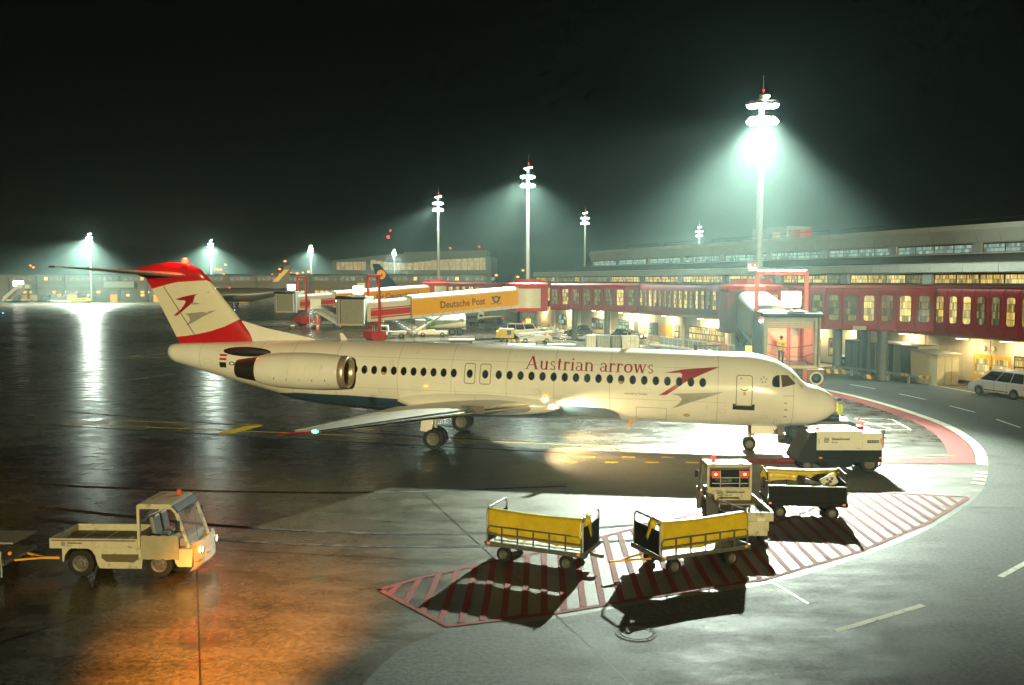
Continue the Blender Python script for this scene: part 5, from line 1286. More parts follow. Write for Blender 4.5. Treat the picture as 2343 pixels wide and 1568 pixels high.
# tow bar between carts is on the second cart; dolly train behind the lower left tug
dl = thing('tow_dolly', 'dark low pallet dolly with yellow tow bar, cut by the left picture edge', 'dolly', (-14.2, 23.2, 0), R(-2))
f = B(); f.box((0, 0, .42), (2.6, 1.5, .07)); 
for k in range(7): f.box((-1.2 + .4 * k, 0, .47), (.06, 1.5, .05))
f.build('deck_frame', M('dolly_grey', (.16, .17, .16), .5, .4, var=.3), dl)
f = B(); f.bar((1.3, -.3, .40), (1.95, 0, .38), .05); f.bar((1.3, .3, .40), (1.95, 0, .38), .05); f.bar((1.9, 0, .38), (2.35, 0, .38), .06); f.bar((1.6, -.15, .39), (1.6, .15, .39), .04); f.build('tow_bar', M('tow_bar_orange'), dl)
for x in (-.8, .8):
    for y in (-.6, .6): wheel(dl, x, y, .2, .2, .14, side=-1 if y < 0 else 1)
B().tube([(1.25, -.78, .0 + .1), (1.25, -.78, .75), (1.15, -.78, .82), (.2, -.78, .82)], .025).build('guard_rail', steel, dl)
for k in range(3): B().box((-.4 + .5 * k, .2 + .05 * k, .62 + .1 * k), (1.3, 1.1, .05)).build('rack_tray', M('rack_grey', (.30, .31, .30), .5, .3, var=.25), dl)
B().sphere((1.28, -.45, .62), .05).build('reflector', amber_lens, dl)

# ground power trailer
gpu_p = (gp(1876.5, 1079) + gp(2029, 1079)) / 2
gu = thing('ground_power_unit', 'white ground power trailer with black lettering standing beside the airliner nose', 'ground power unit', (13.35, 35.95, 0), R(0))
gw = M('gpu_cream_white', (.72, .71, .62), .4, var=.04, dirt=((.45, .40, .28), 3., .66))
B().box((-.38, 0, 1.28), (1.80, 1.5, .74), bev=.02).build('body', gw, gu); B().box((.92, 0, 1.255), (.80, 1.49, .69), bev=.02).build('rear_body', gw, gu)
B().box((-.38, 0, 1.665), (1.84, 1.54, .03), bev=.01).build('roof', M('gpu_roof', (.75, .76, .70), .4), gu)
B().prism([(-1.28, .92), (-1.28, 1.64), (-1.50, 1.60), (-2.05, .55), (-2.02, .45), (-1.28, .45)], 'y', -.72, .72).build('hood', M('hood_black', (.012, .012, .012), .6, var=.2, spec=.2), gu)
B().prism([(-2.0, .42), (1.35, .42), (1.35, .90), (-1.28, .90)], 'y', -.66, .66).build('chassis', panel_blk, gu)
B().box((-.45, -.3, .40), (1.3, .8, .36), bev=.03).build('fuel_tank', panel_blk, gu)
logo(gu, (-1.02, -.757, 1.20), (1, 0, 0), .24)
B().box((.95, -.752, 1.26), (.46, .012, .11)).build('maker_plate', print_black, gu); text_on('HOUCHIN', .085, gu, M('plate_white', (.75, .75, .65), .5), (.95, -.762, 1.23), (1, 0, 0), center=True, width=.38)
text_on('S-416', .07, gu, print_black, (.28, -.757, .97), (1, 0, 0)); 
for x in (-1.2, 1.26): B().box((x, -.755, 1.28), (.02, .015, .2)).build('door_handle', dark_steel, gu)
for y in (-.55, .55): wheel(gu, .86, y, .36, .36, .24, side=-1 if y < 0 else 1); wheel(gu, -1.55, y * .7, .25, .25, .16, side=-1 if y < 0 else 1)
f = B(); f.bar((-2.0, -.3, .42), (-2.75, 0, .36), .06); f.bar((-2.0, .3, .42), (-2.75, 0, .36), .06); f.build('drawbar', M('drawbar_red', (.30, .03, .025), .5), gu)
B().sphere((-1.12, -.35, 1.74), .09, (1, 1, .9)).build('beacon', lamp_red, gu); B().box((.72, .05, 1.70), (.22, .3, .16), bev=.04).build('red_fitting', M('fitting_red', (.35, .02, .02), .5), gu)
B().lathe([(.05, -.02), (.075, 0), (.05, .02), (.03, 0)], (1.40, -.6, 1.62), 'y', 14).build('lifting_eye', dark_steel, gu); B().bar((1.40, -.6, 1.56), (1.40, -.6, 1.0), .05).build('red_post', red_paint, gu)
for x in (-1.1, 1.28): B().box((x, -.70, .60), (.12, .02, .06)).build('reflector', amber_lens, gu)
B().tube([(1.35, -.2, .5), (1.48, -.2, .45), (1.48, -.2, .20), (1.30, -.2, .12)], .03).build('cable', black_rub, gu)

# dark pushback tractor under the nose
pb = thing('pushback_tractor', 'low dark pushback tractor under the airliner nose', 'tow tractor', (14.9, 43.3, 0), R(165))
B().prism([(-1.9, .35), (1.9, .35), (1.95, .70), (1.2, .95), (-1.3, 1.0), (-1.9, .80)], 'y', -1.0, 1.0).build('body', M('tractor_dark', (.03, .03, .03), .4, var=.2), pb, bev=.03)
B().box((-.4, 0, 1.12), (1.0, 1.5, .25), bev=.06).build('cab', glass_dark, pb)
for x in (-1.15, 1.15):
    for y in (-.9, .9): wheel(pb, x, y, .42, .42, .3, side=-1 if y < 0 else 1)
for y in (-.8, .8): B().sphere((-1.9, y, .85), .07).build('tail_light', lamp_red, pb)
f = B(); f.bar((1.9, .12, .5), (3.1, .12, .45), .05); f.bar((1.9, -.12, .5), (3.1, -.12, .45), .05); f.build('tow_bar', white_paint, pb)

# ---------------------------------------------------------------- cars
def car(name, label, cat, loc, rz, paint, L=4.4, W=1.78, H=1.65, hood=.95, style='mpv', group=None, lights=False):
    t = thing(name, label, cat, loc, rz, group); hl = L / 2; hw = W / 2; wb = L * .305
    sill = .24; belt = H * .56
    def arch(xc, r=.37, n=8): return [(xc + r * math.cos(PI - PI * k / n), .30 + r * math.sin(PI * k / n)) for k in range(n + 1)]
    nose = {'mpv': [(hl, .38), (hl - .02, .62), (hl - .18, .80), (hl - hood, belt + .03)], 'van': [(hl, .38), (hl, .70), (hl - .12, .95), (hl - .70, belt + .05)], 'car': [(hl, .38), (hl - .03, .60), (hl - .2, .72), (hl - hood, belt)]}[style]
    tail = {'mpv': [(-hl, belt), (-hl, .38)], 'van': [(-hl, belt), (-hl, .38)], 'car': [(-hl + .05, belt), (-hl, .7), (-hl, .38)]}[style]
    prof = [(-hl + .02, .30)] + arch(-wb) + arch(wb) + [(hl - .04, .30)] + nose + tail
    rg = []
    for y, k in ((-hw, .0), (-hw * .96, .05), (hw * .96, .05), (hw, 0)): pass
    B().prism(prof, 'y', -hw, hw).build('body', paint, t, bev=.06)
    xr = {'mpv': (-hl + .04, -hl + .16, hl - 1.72, hl - hood + .14), 'van': (-hl + .04, -hl + .14, hl - 1.35, hl - .68), 'car': (-hl + .25, -hl + .75, hl - 2.25, hl - hood + .02)}[style]
    g = B(); g.loft([[Vector((xr[0], -hw + .05, belt - .02)), Vector((xr[3], -hw + .05, belt - .02)), Vector((xr[3], hw - .05, belt - .02)), Vector((xr[0], hw - .05, belt - .02))], [Vector((xr[1], -hw + .17, H)), Vector((xr[2], -hw + .17, H)), Vector((xr[2], hw - .17, H)), Vector((xr[1], hw - .17, H))]]); g.build('greenhouse', paint, t, bev=.05)
    def slab(a, c, z0, z1, s_):
        def yy(z): return (hw - .05 - .12 * (z - belt + .02) / (H - belt + .02) + .008) * s_
        def xe(x, z, f): return x
        p = B(); p.poly([(a[0], yy(z0), z0), (c[0], yy(z0), z0), (c[1], yy(z1), z1), (a[1], yy(z1), z1)]); p.build('side_window', glass_dark, t)
    z0, z1 = belt + .05, H - .12; fw = lambda f: xr[0] + .12 + (xr[3] - xr[0] - .30) * f; fw2 = lambda f: xr[1] + .05 + (xr[2] - xr[1] - .05) * f
    cuts = [0, .30, .62, 1.] if style != 'car' else [0, .40, .98]
    for s_ in (-1, 1):
        for a, c in zip(cuts[:-1], cuts[1:]): slab((fw(a) + .03, fw2(a) + .03), (fw(c) - .03, fw2(c) - .03), z0, z1, s_)
    f = B(); k0 = (xr[3] + (xr[2] - xr[3]) * .08 + .012, belt + .05); k1 = (xr[2] + (xr[3] - xr[2]) * .14 + .012, H - .10)
    f.poly([(k0[0], -hw + .16, k0[1]), (k0[0], hw - .16, k0[1]), (k1[0], hw - .24, k1[1]), (k1[0], -hw + .24, k1[1])]); f.build('windscreen', glass_dark, t)
    f = B(); f.poly([(xr[0] + .02 - .012, -hw + .2, belt + .1), (xr[0] + .02 - .012, hw - .2, belt + .1), (xr[1] - .03 - .012, hw - .25, H - .15), (xr[1] - .03 - .012, -hw + .25, H - .15)]); f.build('rear_window', glass_dark, t)
    for x in (-wb, wb):
        for y in (-hw + .10, hw - .10): wheel(t, x, y, .31, .31, .2, side=-1 if y < 0 else 1)
    for y in (-hw + .22, hw - .22):
        B().box((hl - .06, y, .66), (.12, .30, .14), bev=.03).build('headlight', M('headlight_lit', (1, .95, .8), .2, emit=8., ecol=(1, .9, .7)) if lights else M('headlight_clear', (.6, .62, .6), .15), t)
        B().box((-hl + .02, y * 1.05, .85 if style != 'car' else .72), (.06, .16, .30), bev=.02).build('tail_light', M('tail_lens', (.45, .02, .015), .25, emit=.35, ecol=(1, .05, .02)), t)
    for s_ in (-1, 1):
        B().box((xr[3] - .18, s_ * (hw + .08), belt + .08), (.12, .16, .12), bev=.04).build('mirror', paint, t)
        for x in (-.35, .62): B().box((x, s_ * (hw + .006), belt - .10), (.16, .02, .03)).build('door_handle', paint, t)
        ds = B(); ds.bar((-wb + .42, s_ * (hw + .003), .42), (wb - .42, s_ * (hw + .003), .42), .012, .05); ds.build('side_trim', black_rub, t)
        for x in (-.85, .15, 1.0): B().box((x, s_ * (hw + .001), (sill + belt) / 2 + .08), (.012, .008, belt - .35)).build('door_gap', print_black, t)
    B().box((hl - .03, 0, .40), (.05, W * .6, .12)).build('grille', panel_blk, t)
    return t
silver = M('silver_car_paint', (.66, .67, .69), .3, .35, var=.03, coat=.5)
black_car = M('black_car_paint', (.02, .022, .025), .25, var=.1, coat=.5)
car('parked_minivan', 'silver minivan parked on the road at the right picture edge', 'car', (32.45, 58.7, 0), math.atan2(.94, -.35), silver, 4.4, 1.8, 1.78, .85)
p = gp(1324, 769.5); car('parked_car', 'dark hatchback parked under the gallery left of the two columns', 'car', (p.x, p.y + .9, 0), R(172), black_car, 3.9, 1.7, 1.48, .9, 'car', 'cars under the gallery')
p = gp(1440, 781); car('parked_car', 'dark estate car with lit lamps right of the gallery columns', 'car', (p.x, p.y + .9, 0), R(-35), black_car, 4.3, 1.75, 1.50, 1.1, 'car', 'cars under the gallery', True)
p = gp(1202, 775); vn = car('minibus', 'white minibus standing in front of the far rotunda column', 'minibus', (p.x, p.y + 1.0, 0), R(-8), white_paint, 4.8, 1.9, 1.97, .5, 'van')
for y in (-.4, .4): B().sphere((-.2, y, 2.05), .10).build('beacon', lamp_red, vn)

# ---------------------------------------------------------------- equipment beyond the fuselage
def gz(i, x, y, z=0):                                   # landmark measured on an enlarged crop of the photograph
    ox, oy, s = {1: (0, 800, 2.34), 2: (1000, 800, 2.34), 3: (1900, 800, 2.34), 4: (2700, 800, 1.9975)}[i]
    return gp((ox + x / s) * .60486, (oy + y / s) * .60486, z)
# fuel tanker
p = gz(2, 1560, 1098); ft = thing('fuel_tanker', 'white fuel tanker with green emblem parked below the yellow bridge', 'tanker truck', (p.x, p.y + 1.2, 0), R(184))
B().lathe([(.005, -3.4), (.75, -3.38), (1.0, -3.2), (1.05, -2), (1.05, 1.6), (1.0, 2.0), (.005, 2.1)], (0, 0, 1.95), 'x', 24).build('tank', white_paint, ft, True)
B().box((2.9, 0, 1.35), (1.4, 2.2, 1.7), bev=.12).build('cab', white_paint, ft); B().box((3.55, 0, 1.75), (.12, 1.9, .6), bev=.03).build('windscreen', glass_dark, ft); B().box((0, 0, .75), (7, 1.4, .2)).build('chassis', dark_steel, ft)
for x in (-2.6, -1.5, 2.7):
    for y in (-.95, .95): wheel(ft, x, y, .48, .48, .3, side=-1 if y < 0 else 1)
gm = M('green_emblem', (.02, .42, .14), .4); gm2 = M('light_green_emblem', (.35, .62, .12), .4)
for a, c, m in ((1.3, .0, gm), (1.75, .25, gm), (1.15, -.45, gm2), (1.7, -.5, gm2)):
    B().sphere((a, 1.02 if True else 0, 1.95 + c), .30, (1, .12, 1)).build('emblem_petal', m, ft, True)
text_on('air bp', .42, ft, M('bp_grey', (.35, .45, .38), .5), (-.4, 1.065, 1.85), (-1, 0, 0))
f = B(); 
for x in (-3.3, -2.9): f.bar((x, 1.0, .7), (x, 1.0, 3.0), .05)
for k in range(5): f.bar((-3.3, 1.0, .9 + .4 * k), (-2.9, 1.0, .9 + .4 * k), .04)
f.build('ladder', steel, ft); B().sphere((-3.1, 0, 3.05), .12).build('beacon', lamp_red, ft)
# boarding stairs
def stairs(label, loc, rz, L, H, mrail, board=False, group='boarding stairs'):
    t = thing('boarding_stairs', label, 'stairs', loc, rz, group); n = 12
    for y in (-.75, .75):
        f = B(); f.bar((0, y, .4), (L, y, H), .10, .34); f.build('stringer', mrail, t)
        f = B(); f.bar((0, y, 1.4), (L, y, H + 1.0), .05); f.bar((0, y, .95), (L, y, H + .5), .04)
        for k in range(7): f.bar((L * k / 6, y, .4 + (H - .4) * k / 6), (L * k / 6, y, 1.4 + (H - .4) * k / 6), .045)
        f.build('handrail', steel, t)
    for k in range(n): B().box((L * (k + .5) / n, 0, .45 + (H - .4) * (k + .5) / n), (L / n + .05, 1.45, .05)).build('tread', deck_m, t)
    B().box((L + .7, 0, H), (1.5, 1.6, .1)).build('platform', deck_m, t)
    hz_ = M('hazard_yellow', (.75, .50, .03), .5)
    for x in (L + .1, L + 1.3):
        for y in (-.75, .75):
            for k in range(5): B().bar((x, y, .1 + (H - .1) * k / 5), (x, y, .1 + (H - .1) * (k + 1) / 5), .09).build('support_band', hz_ if k % 2 == 0 else white_paint, t)
    f = B(); f.bar((L + .1, -.75, .3), (L + 1.3, -.75, H - .3), .06); f.bar((L + 1.3, -.75, .3), (L + .1, -.75, H - .3), .06); f.build('cross_brace', hz_, t)
    for x in (.3, L + .9):
        for y in (-.7, .7): wheel(t, x, y, .22, .22, .12, side=-1 if y < 0 else 1)
    if board:
        B().box((L + .7, -.85, H + 1.3), (1.7, .12, 1.5), bev=.03).build('display_board', white_paint, t)
        for r_ in range(4):
            for c_ in range(5): B().box((L + .05 + .32 * c_, -.92, H + 1.85 - .33 * r_), (.24, .02, .22)).build('display_cell', red_paint if (c_ + r_) % 4 else M('cell_dark_red', (.2, .03, .03), .5), t)
        B().box((L + .2, 0, 1.3), (1.0, 1.0, .9), bev=.05).build('red_tank', red_paint, t)
    return t
p = gz(2, 560, 1040); stairs('boarding stairs with red display board under the farthest bridge cab', (p.x + 2.1, p.y + .8, 0), R(180), 3.6, 2.6, grey_metal, True)
p = gz(2, 1330, 1118); stairs('grey boarding stairs leaning left in front of the fuel tanker', (p.x, p.y + .8, 0), R(180), 4.3, 3.0, M('stair_grey', (.16, .17, .16), .5, .3))
# white belt loader mirrored against them
def belt(label, loc, rz, L=5.4, low=.55, high=2.6, m=white_paint):
    t = thing('belt_loader', label, 'belt loader', loc, rz, 'belt loaders')
    f = B(); f.bar((-L / 2, 0, low), (L / 2, 0, high), .95, .22); f.build('belt_frame', m, t)
    f = B(); f.bar((-L / 2, 0, low + .13), (L / 2, 0, high + .13), .75, .03); f.build('belt', M('belt_pale', (.55, .56, .50), .7), t)
    for y in (-.5, .5):
        f = B(); f.bar((-L / 2, y, low + .55), (L / 2, y, high + .55), .05)
        for k in range(6): x = -L / 2 + L * k / 5; z = low + (high - low) * k / 5; f.bar((x, y, z), (x, y, z + .55), .04)
        f.build('side_rail', m, t)
    f = B(); f.prism([(-2.0, .35), (2.0, .35), (2.0, .75), (.6, .75), (.2, 1.0), (-2.0, .85)], 'y', -.7, .7); f.build('chassis', m, t, bev=.03)
    for x in (-1.3, 1.3):
        for y in (-.62, .62): wheel(t, x, y, .32, .32, .2, side=-1 if y < 0 else 1)
    B().sphere((-1.6, -.4, 1.0), .07).build('beacon', lamp_amber, t)
    return t
p = gz(2, 1440, 1115); belt('white belt loader raised to the right in front of the fuel tanker', (p.x + .6, p.y + 1.2, 0), R(6), 5.2, .6, 3.6)
p = gz(3, 290, 1172); belt('low white belt loader beside the far rotunda column', (p.x, p.y + .9, 0), R(188), 4.6, 1.35, 1.0)
# small white truck, tugs, boxes
def minitruck(name, label, cat, loc, rz, cabm, bodym, L=3.6, H=1.7, group=None, bed=True):
    t = thing(name, label, cat, loc, rz, group)
    B().prism([(L / 2 - 1.2, .45), (L / 2, .45), (L / 2, 1.0), (L / 2 - .25, H), (L / 2 - 1.2, H)], 'y', -.85, .85).build('cab', cabm, t, bev=.06)
    B().prism([(L / 2 + .01, 1.02), (L / 2 - .22, H - .1), (L / 2 - .2, H - .1), (L / 2 + .03, 1.02)], 'y', -.7, .7).build('windscreen', glass_dark, t)
    for y in (-.86, .86): B().box((L / 2 - .65, y, 1.3), (.6, .02, .42)).build('side_window', glass_dark, t)
    B().box((-.5, 0, .72), (L - 1.3, 1.7, .45 if bed else .9), bev=.04).build('body', bodym, t)
    for x in (-L / 2 + .7, L / 2 - .6):
        for y in (-.75, .75): wheel(t, x, y, .36, .36, .24, side=-1 if y < 0 else 1)
    for y in (-.6, .6): B().box((-L / 2 + .14, y, .8), (.05, .16, .12)).build('tail_light', lamp_red, t)
    return t
p = gz(2, 1130, 1128); minitruck('service_truck', 'small white service truck behind the red drive unit of the middle bridge', 'truck', (p.x, p.y + 1, 0), R(185), white_paint, grey_metal)
p = gz(2, 2000, 988); minitruck('aircraft_tug', 'pale blue and cream tug right of the fuel tanker under the bridge', 'tow tractor', (p.x, p.y + 1, 0), R(176), M('pale_blue_paint', (.42, .55, .60), .4), M('cream_red_body', (.65, .50, .38), .5), 4.6, 2.0, bed=False)
p = gz(2, 2140, 1152); yb = thing('yellow_power_cart', 'yellow power cart in front of the white minibus', 'power cart', (p.x, p.y + .7, 0), R(-4))
B().box((0, 0, 1.0), (1.9, 1.2, 1.2), bev=.08).build('body', M('ochre_paint', (.60, .45, .05), .5, var=.12), yb); B().box((.4, -.62, 1.1), (.5, .04, .6)).build('panel', dark_steel, yb); B().box((-1.1, 0, .9), (.3, 1.1, .8), bev=.05).build('end_box', yellow_paint, yb)
for x in (-.6, .6):
    for y in (-.5, .5): wheel(yb, x, y, .25, .25, .15, side=-1 if y < 0 else 1)
p = gz(3, 2085, 1250); dk = minitruck('dark_tractor', 'dark tractor with red lamps half hidden beside the nearest bridge', 'tow tractor', (p.x + .4, p.y + 1.5, 0), R(120), black_car, black_car, 3.0, 1.5)
p = gz(3, 2200, 1250); rs = thing('service_ladder', 'grey service steps with white rails beside the nearest bridge', 'steps', (p.x + .3, p.y + .6, 0), R(100))
for k in range(6): B().box((.28 * k, 0, .35 + .42 * k), (.3, .9, .05)).build('tread', deck_m, rs)
for y in (-.45, .45):
    f = B(); f.bar((0, y, .9), (1.6, y, 3.3), .06); f.bar((0, y, 0), (0, y, .9), .06); f.bar((1.6, y, 0), (1.6, y, 3.3), .06); f.build('rail', white_paint, rs)
p = gz(3, 1835, 1275); rb = thing('red_barrier', 'low red steel barrier just beyond the fuselage crown', 'barrier', (p.x, p.y, 0), R(-4))
B().box((0, 0, 1.0), (3.4, .2, .18), bev=.02).build('top_bar', br_red, rb)
for x in (-1.45, 1.45): B().box((x, 0, .5), (.3, .25, 1.0), bev=.02).build('post', red_paint, rb)
# white containers and dollies in a row beyond the fuselage
uld = M('container_white', (.62, .63, .56), .45, .1, var=.06, dirt=((.35, .33, .26), 2.5, .60))
for x0, x1, yb_, lb, mm in ((740, 830, 1208, 'white cargo container at the left of the row with dark open side', uld), (835, 955, 1208, 'grey curtain sided cargo container second in the row', M('container_curtain', (.36, .40, .38), .6, var=.15)), (963, 1050, 1215, 'dark fronted cargo container third in the row', M('container_dark', (.16, .15, .12), .5)), (1055, 1210, 1215, 'white lettered cargo container at the right of the row', uld)):
    a = gz(3, x0, yb_, .6); c = gz(3, x1, yb_, .6); w = (c - a).length
    t = thing('cargo_container', lb, 'container', (a + c).xy.to_3d() / 2 + Vector((0, .75, 0)), 0, 'cargo containers in a row')
    B().box((0, 0, 1.15), (w - .06, 1.5, 1.5), bev=.04).build('shell', mm, t); B().box((0, 0, .3), (w - .1, 1.4, .14)).build('dolly_base', dark_steel, t)
    for k in range(3): B().box((-w / 2 + w * (k + 1) / 4, -.755, 1.15), (.05, .02, 1.4)).build('rib', grey_metal, t)
    if '1210' in str(x1): text_on('Luftha', .30, t, M('faded_print', (.30, .30, .27), .6), (-.3, -.77, 1.3), (1, 0, 0))
    for x in (-w / 2 + .3, w / 2 - .3): wheel(t, x, -.5, .18, .18, .1)
for x0, x1, yb_, lb in ((50, 290, 1195, 'flat white cargo dolly beyond the fuselage on the left'), (400, 650, 1195, 'flat white cargo dolly beyond the fuselage on the right'), (-480, -250, 1150, 'pale tow bar trolley beyond the fuselage below the stairs')):
    a = gz(3, x0, yb_, .6); c = gz(3, x1, yb_, .6); w = (c - a).length
    t = thing('cargo_dolly', lb, 'dolly', (a + c).xy.to_3d() / 2 + Vector((0, .8, 0)), 0, 'flat cargo dollies')
    B().box((0, 0, .74), (w, 1.6, .12), bev=.02).build('deck', uld, t); B().box((0, 0, .52), (w - .5, 1.3, .2)).build('frame', dark_steel, t)
    for x in (-w / 2 + .5, w / 2 - .5): wheel(t, x, -.6, .22, .22, .14); wheel(t, x, .6, .22, .22, .14)
    f = B(); f.tube([(-w / 2, -.75, .75), (-w / 2, -.75, 1.1), (-w / 2 + .1, -.75, 1.16), (w / 2 - .1, -.75, 1.16), (w / 2, -.75, 1.1), (w / 2, -.75, .75)], .03); f.build('edge_rail', white_paint, t)
# railings and blocks along the pavement
for k, (t0, t1) in enumerate(((78, 71), (69, 62), (56, 50), (49, 43.5), (42, 37), (36.6, 31.8), (31, 26))):
    o = thing('pavement_railing', ['cream railing at the far end of the lit pavement', 'cream railing left of the dark hatchback', 'cream railing behind the dark estate car', 'cream railing left of the yellow doors', 'panelled railing right of the yellow doors', 'panelled railing under the wide lit windows', 'panelled railing nearest the boarding bridge'][k], 'railing', tpos(t0, 2.6, .12), TA, 'railings along the lit pavement')
    L = t1 - t0; f = B(); f.tube([(0, 0, 0), (0, 0, .85), (-.15, 0, 1.0), (L + .15, 0, 1.0), (L, 0, .85), (L, 0, 0)], .05); f.bar((0, 0, .45), (L, 0, .45), .04)
    for j in range(1, 5): f.bar((L * j / 5, 0, 0), (L * j / 5, 0, 1.0), .05)
    f.build('rail', M('cream_rail_paint', (.66, .60, .42), .5), o)
    if k > 3:
        for j in range(5): B().box((L * (j + .5) / 5, -.02, .5), (abs(L) / 5 - .16, .04, .72)).build('infill_panel', M('blue_grey_panel', (.30, .35, .36), .5), o)
    else:
        for j in range(4): B().box((L * (j + .5) / 4, .35, .16), (.9, .4, .32), bev=.05).build('concrete_block', M('pale_block', (.6, .54, .40), .8), o)
wk = thing('yellow_work_bench', 'small yellow work trestle in front of the yellow terminal doors', 'trestle', tpos(42.5, 4.6), TA + .4)
f = B(); f.box((0, 0, .8), (1.4, .5, .06)); 
for x in (-.6, .6):
    for y in (-.2, .2): f.bar((x, y, 0), (x * .9, y, .8), .05)
f.build('frame', yellow_paint, wk); B().box((0, 0, .9), (.5, .3, .16)).build('tool_box', dark_steel, wk)
# right side: bins, containers, shed, rail, chevron blocks
blue_bin = M('blue_bin_plastic', (.03, .06, .16), .45, var=.1)
for k, (i, x, y) in enumerate(((4, 1000, 1200), (4, 1092, 1205))):
    p = gz(i, x, y); o = thing('waste_bin', ['blue wheeled waste bin with label next to the gallery column', 'blue wheeled waste bin with open lid beside the dark container'][k], 'waste bin', (p.x, p.y + .5, 0), R(-8), 'blue waste bins')
    B().loft([[Vector((a * .55, c * .40, .18)) for a, c in ((-1, -1), (1, -1), (1, 1), (-1, 1))], [Vector((a * .68, c * .52, 1.15)) for a, c in ((-1, -1), (1, -1), (1, 1), (-1, 1))]]).build('tub', blue_bin, o, bev=.03)
    f = B(); 
    for j in range(7): pass
    f.loft([[Vector((x, -.54, 1.16 + (.45 if k else 0))), Vector((x, 0, 1.34 + (.3 if k else 0))), Vector((x, .54, 1.16))] for x in (-.70, .70)], closed=False); lo = f.build('lid', blue_bin, o); md = lo.modifiers.new('s', 'SOLIDIFY'); md.thickness = .04
    B().box((-.2, -.53, .75), (.22, .02, .34)).build('label_sheet', M('paper_white', (.7, .72, .7), .6), o)
    for x in (-.45, .45):
        for yy in (-.33, .33): wheel(o, x, yy, .09, .09, .05)
cont_m = M('dark_container_metal', (.085, .085, .07), .5, .2, var=.12)
cont_l = M('grey_container_side', (.24, .27, .28), .45, .2, var=.08)
def box_thing(name, label, cat, t0, t1, n0, n1, h, m, ribs, group=None):
    o = thing(name, label, cat, tpos((t0 + t1) / 2, (n0 + n1) / 2), TA, group); L = abs(t1 - t0); W = abs(n1 - n0)
    B().box((0, 0, h / 2 + .06), (L, W, h - .06), bev=.02).build('shell', m, o); B().box((0, 0, h + .03), (L + .12, W + .12, .07), bev=.01).build('roof', grey_metal, o)
    for k in range(ribs + 1): B().box((-L / 2 + L * k / ribs, W / 2 + .015, h / 2), (.07, .05, h - .1)).build('rib', cont_l if k % 3 == 0 else m, o)
    return o
box_thing('storage_container', 'long dark grey storage container under the gallery right of the bins', 'container', 11.0, 5.4, .6, 2.4, 2.65, cont_m, 8, 'containers under the gallery')
box_thing('storage_container', 'shorter pale edged storage container beside the slanted shed', 'container', 5.3, 2.9, .7, 2.6, 2.6, cont_l, 3, 'containers under the gallery')
sh_ = thing('equipment_shed', 'cream equipment shed with slanted grey side beside the yellow doors', 'shed', tpos(1.7, 2.2), TA)
B().prism([(-1.3, 0), (1.1, 0), (1.35, 2.35), (-1.3, 2.2)], 'y', -1.0, 1.0).build('shell', M('shed_cream', (.52, .46, .30), .55, var=.08), sh_, bev=.01)
B().prism([(-1.4, 2.22), (1.45, 2.38), (1.45, 2.46), (-1.4, 2.30)], 'y', -1.1, 1.1).build('roof', M('shed_roof', (.35, .34, .28), .5), sh_)
B().prism([(1.11, 0), (1.36, 2.34), (1.40, 2.34), (1.15, 0)], 'y', -.98, .98).build('grey_side', cont_l, sh_)
for y in (-.35, .3): B().box((-1.31, y, 1.1), (.02, .02, 2.1)).build('panel_joint', grey_metal, sh_)
gr = thing('guard_rail', 'low guard rail with yellow bands in front of the shed and container', 'guard rail', tpos(0.2, 4.0), TA + .06)
f = B(); f.bar((0, 0, .62), (9.6, 0, .62), .08, .18); f.build('rail', steel, gr)
for k in range(6):
    B().box((.1 + 1.9 * k, -.06, .33), (.16, .12, .66)).build('post', grey_metal, gr)
for x in (.1, .7, 2.0, 2.4): B().bar((x, 0, .62), (x + .25, 0, .62), .10, .20).build('yellow_band', yellow_paint, gr)
blk = M('hazard_black', (.03, .03, .03), .6)
for i, x, y, lb in ((4, 920, 1228, 'black and yellow chevron block at the foot of the gallery column'), (4, 1230, 1272, 'black and yellow chevron block on the road before the dark container'), (2, 1870, 1012, 'black and yellow chevron block beside the pale blue tug'), (3, 100, 1160, 'black and yellow chevron block by the far rotunda column')):
    p = gz(i, x, y); o = thing('chevron_block', lb, 'barrier block', (p.x, p.y + .2, 0), R(-20), 'chevron blocks')
    for k in range(6): B().prism([(-.9 + .3 * k, .02), (-.6 + .3 * k, .02), (-.72 + .3 * k, .34), (-1.02 + .3 * k, .34)], 'y', -.12, .12).build('stripe_segment', yellow_paint if k % 2 else blk, o)
p = gz(4, 770, 1345); fb = thing('air_unit', 'dark red box with round white rimmed fan on the road behind the nose', 'machine', (p.x, p.y + .5, 0), R(-6))
B().box((0, 0, .75), (1.15, 1.0, 1.25), bev=.05).build('body', M('maroon_paint', (.16, .03, .03), .45, var=.1), fb); B().lathe([(.42, -.52), (.46, -.54), (.46, -.60), (.36, -.60), (.34, -.50)], (.05, 0, .78), 'y', 24).build('fan_ring', M('ring_pale', (.6, .58, .5), .4), fb, True)
B().cyl((.05, -.50, .78), (.05, -.515, .78), .34, n=20).build('fan_dark', panel_blk, fb); B().sphere((.05, -.56, .78), .12, (1, .5, 1)).build('fan_hub', dark_steel, fb); B().box((0, 0, 1.40), (1.2, 1.05, .05)).build('top_plate', white_paint, fb)
for x in (-.4, .4): wheel(fb, x, -.35, .13, .13, .08); wheel(fb, x, .35, .13, .13, .08)
cone_o = M('cone_red_orange', (.80, .10, .03), .5)
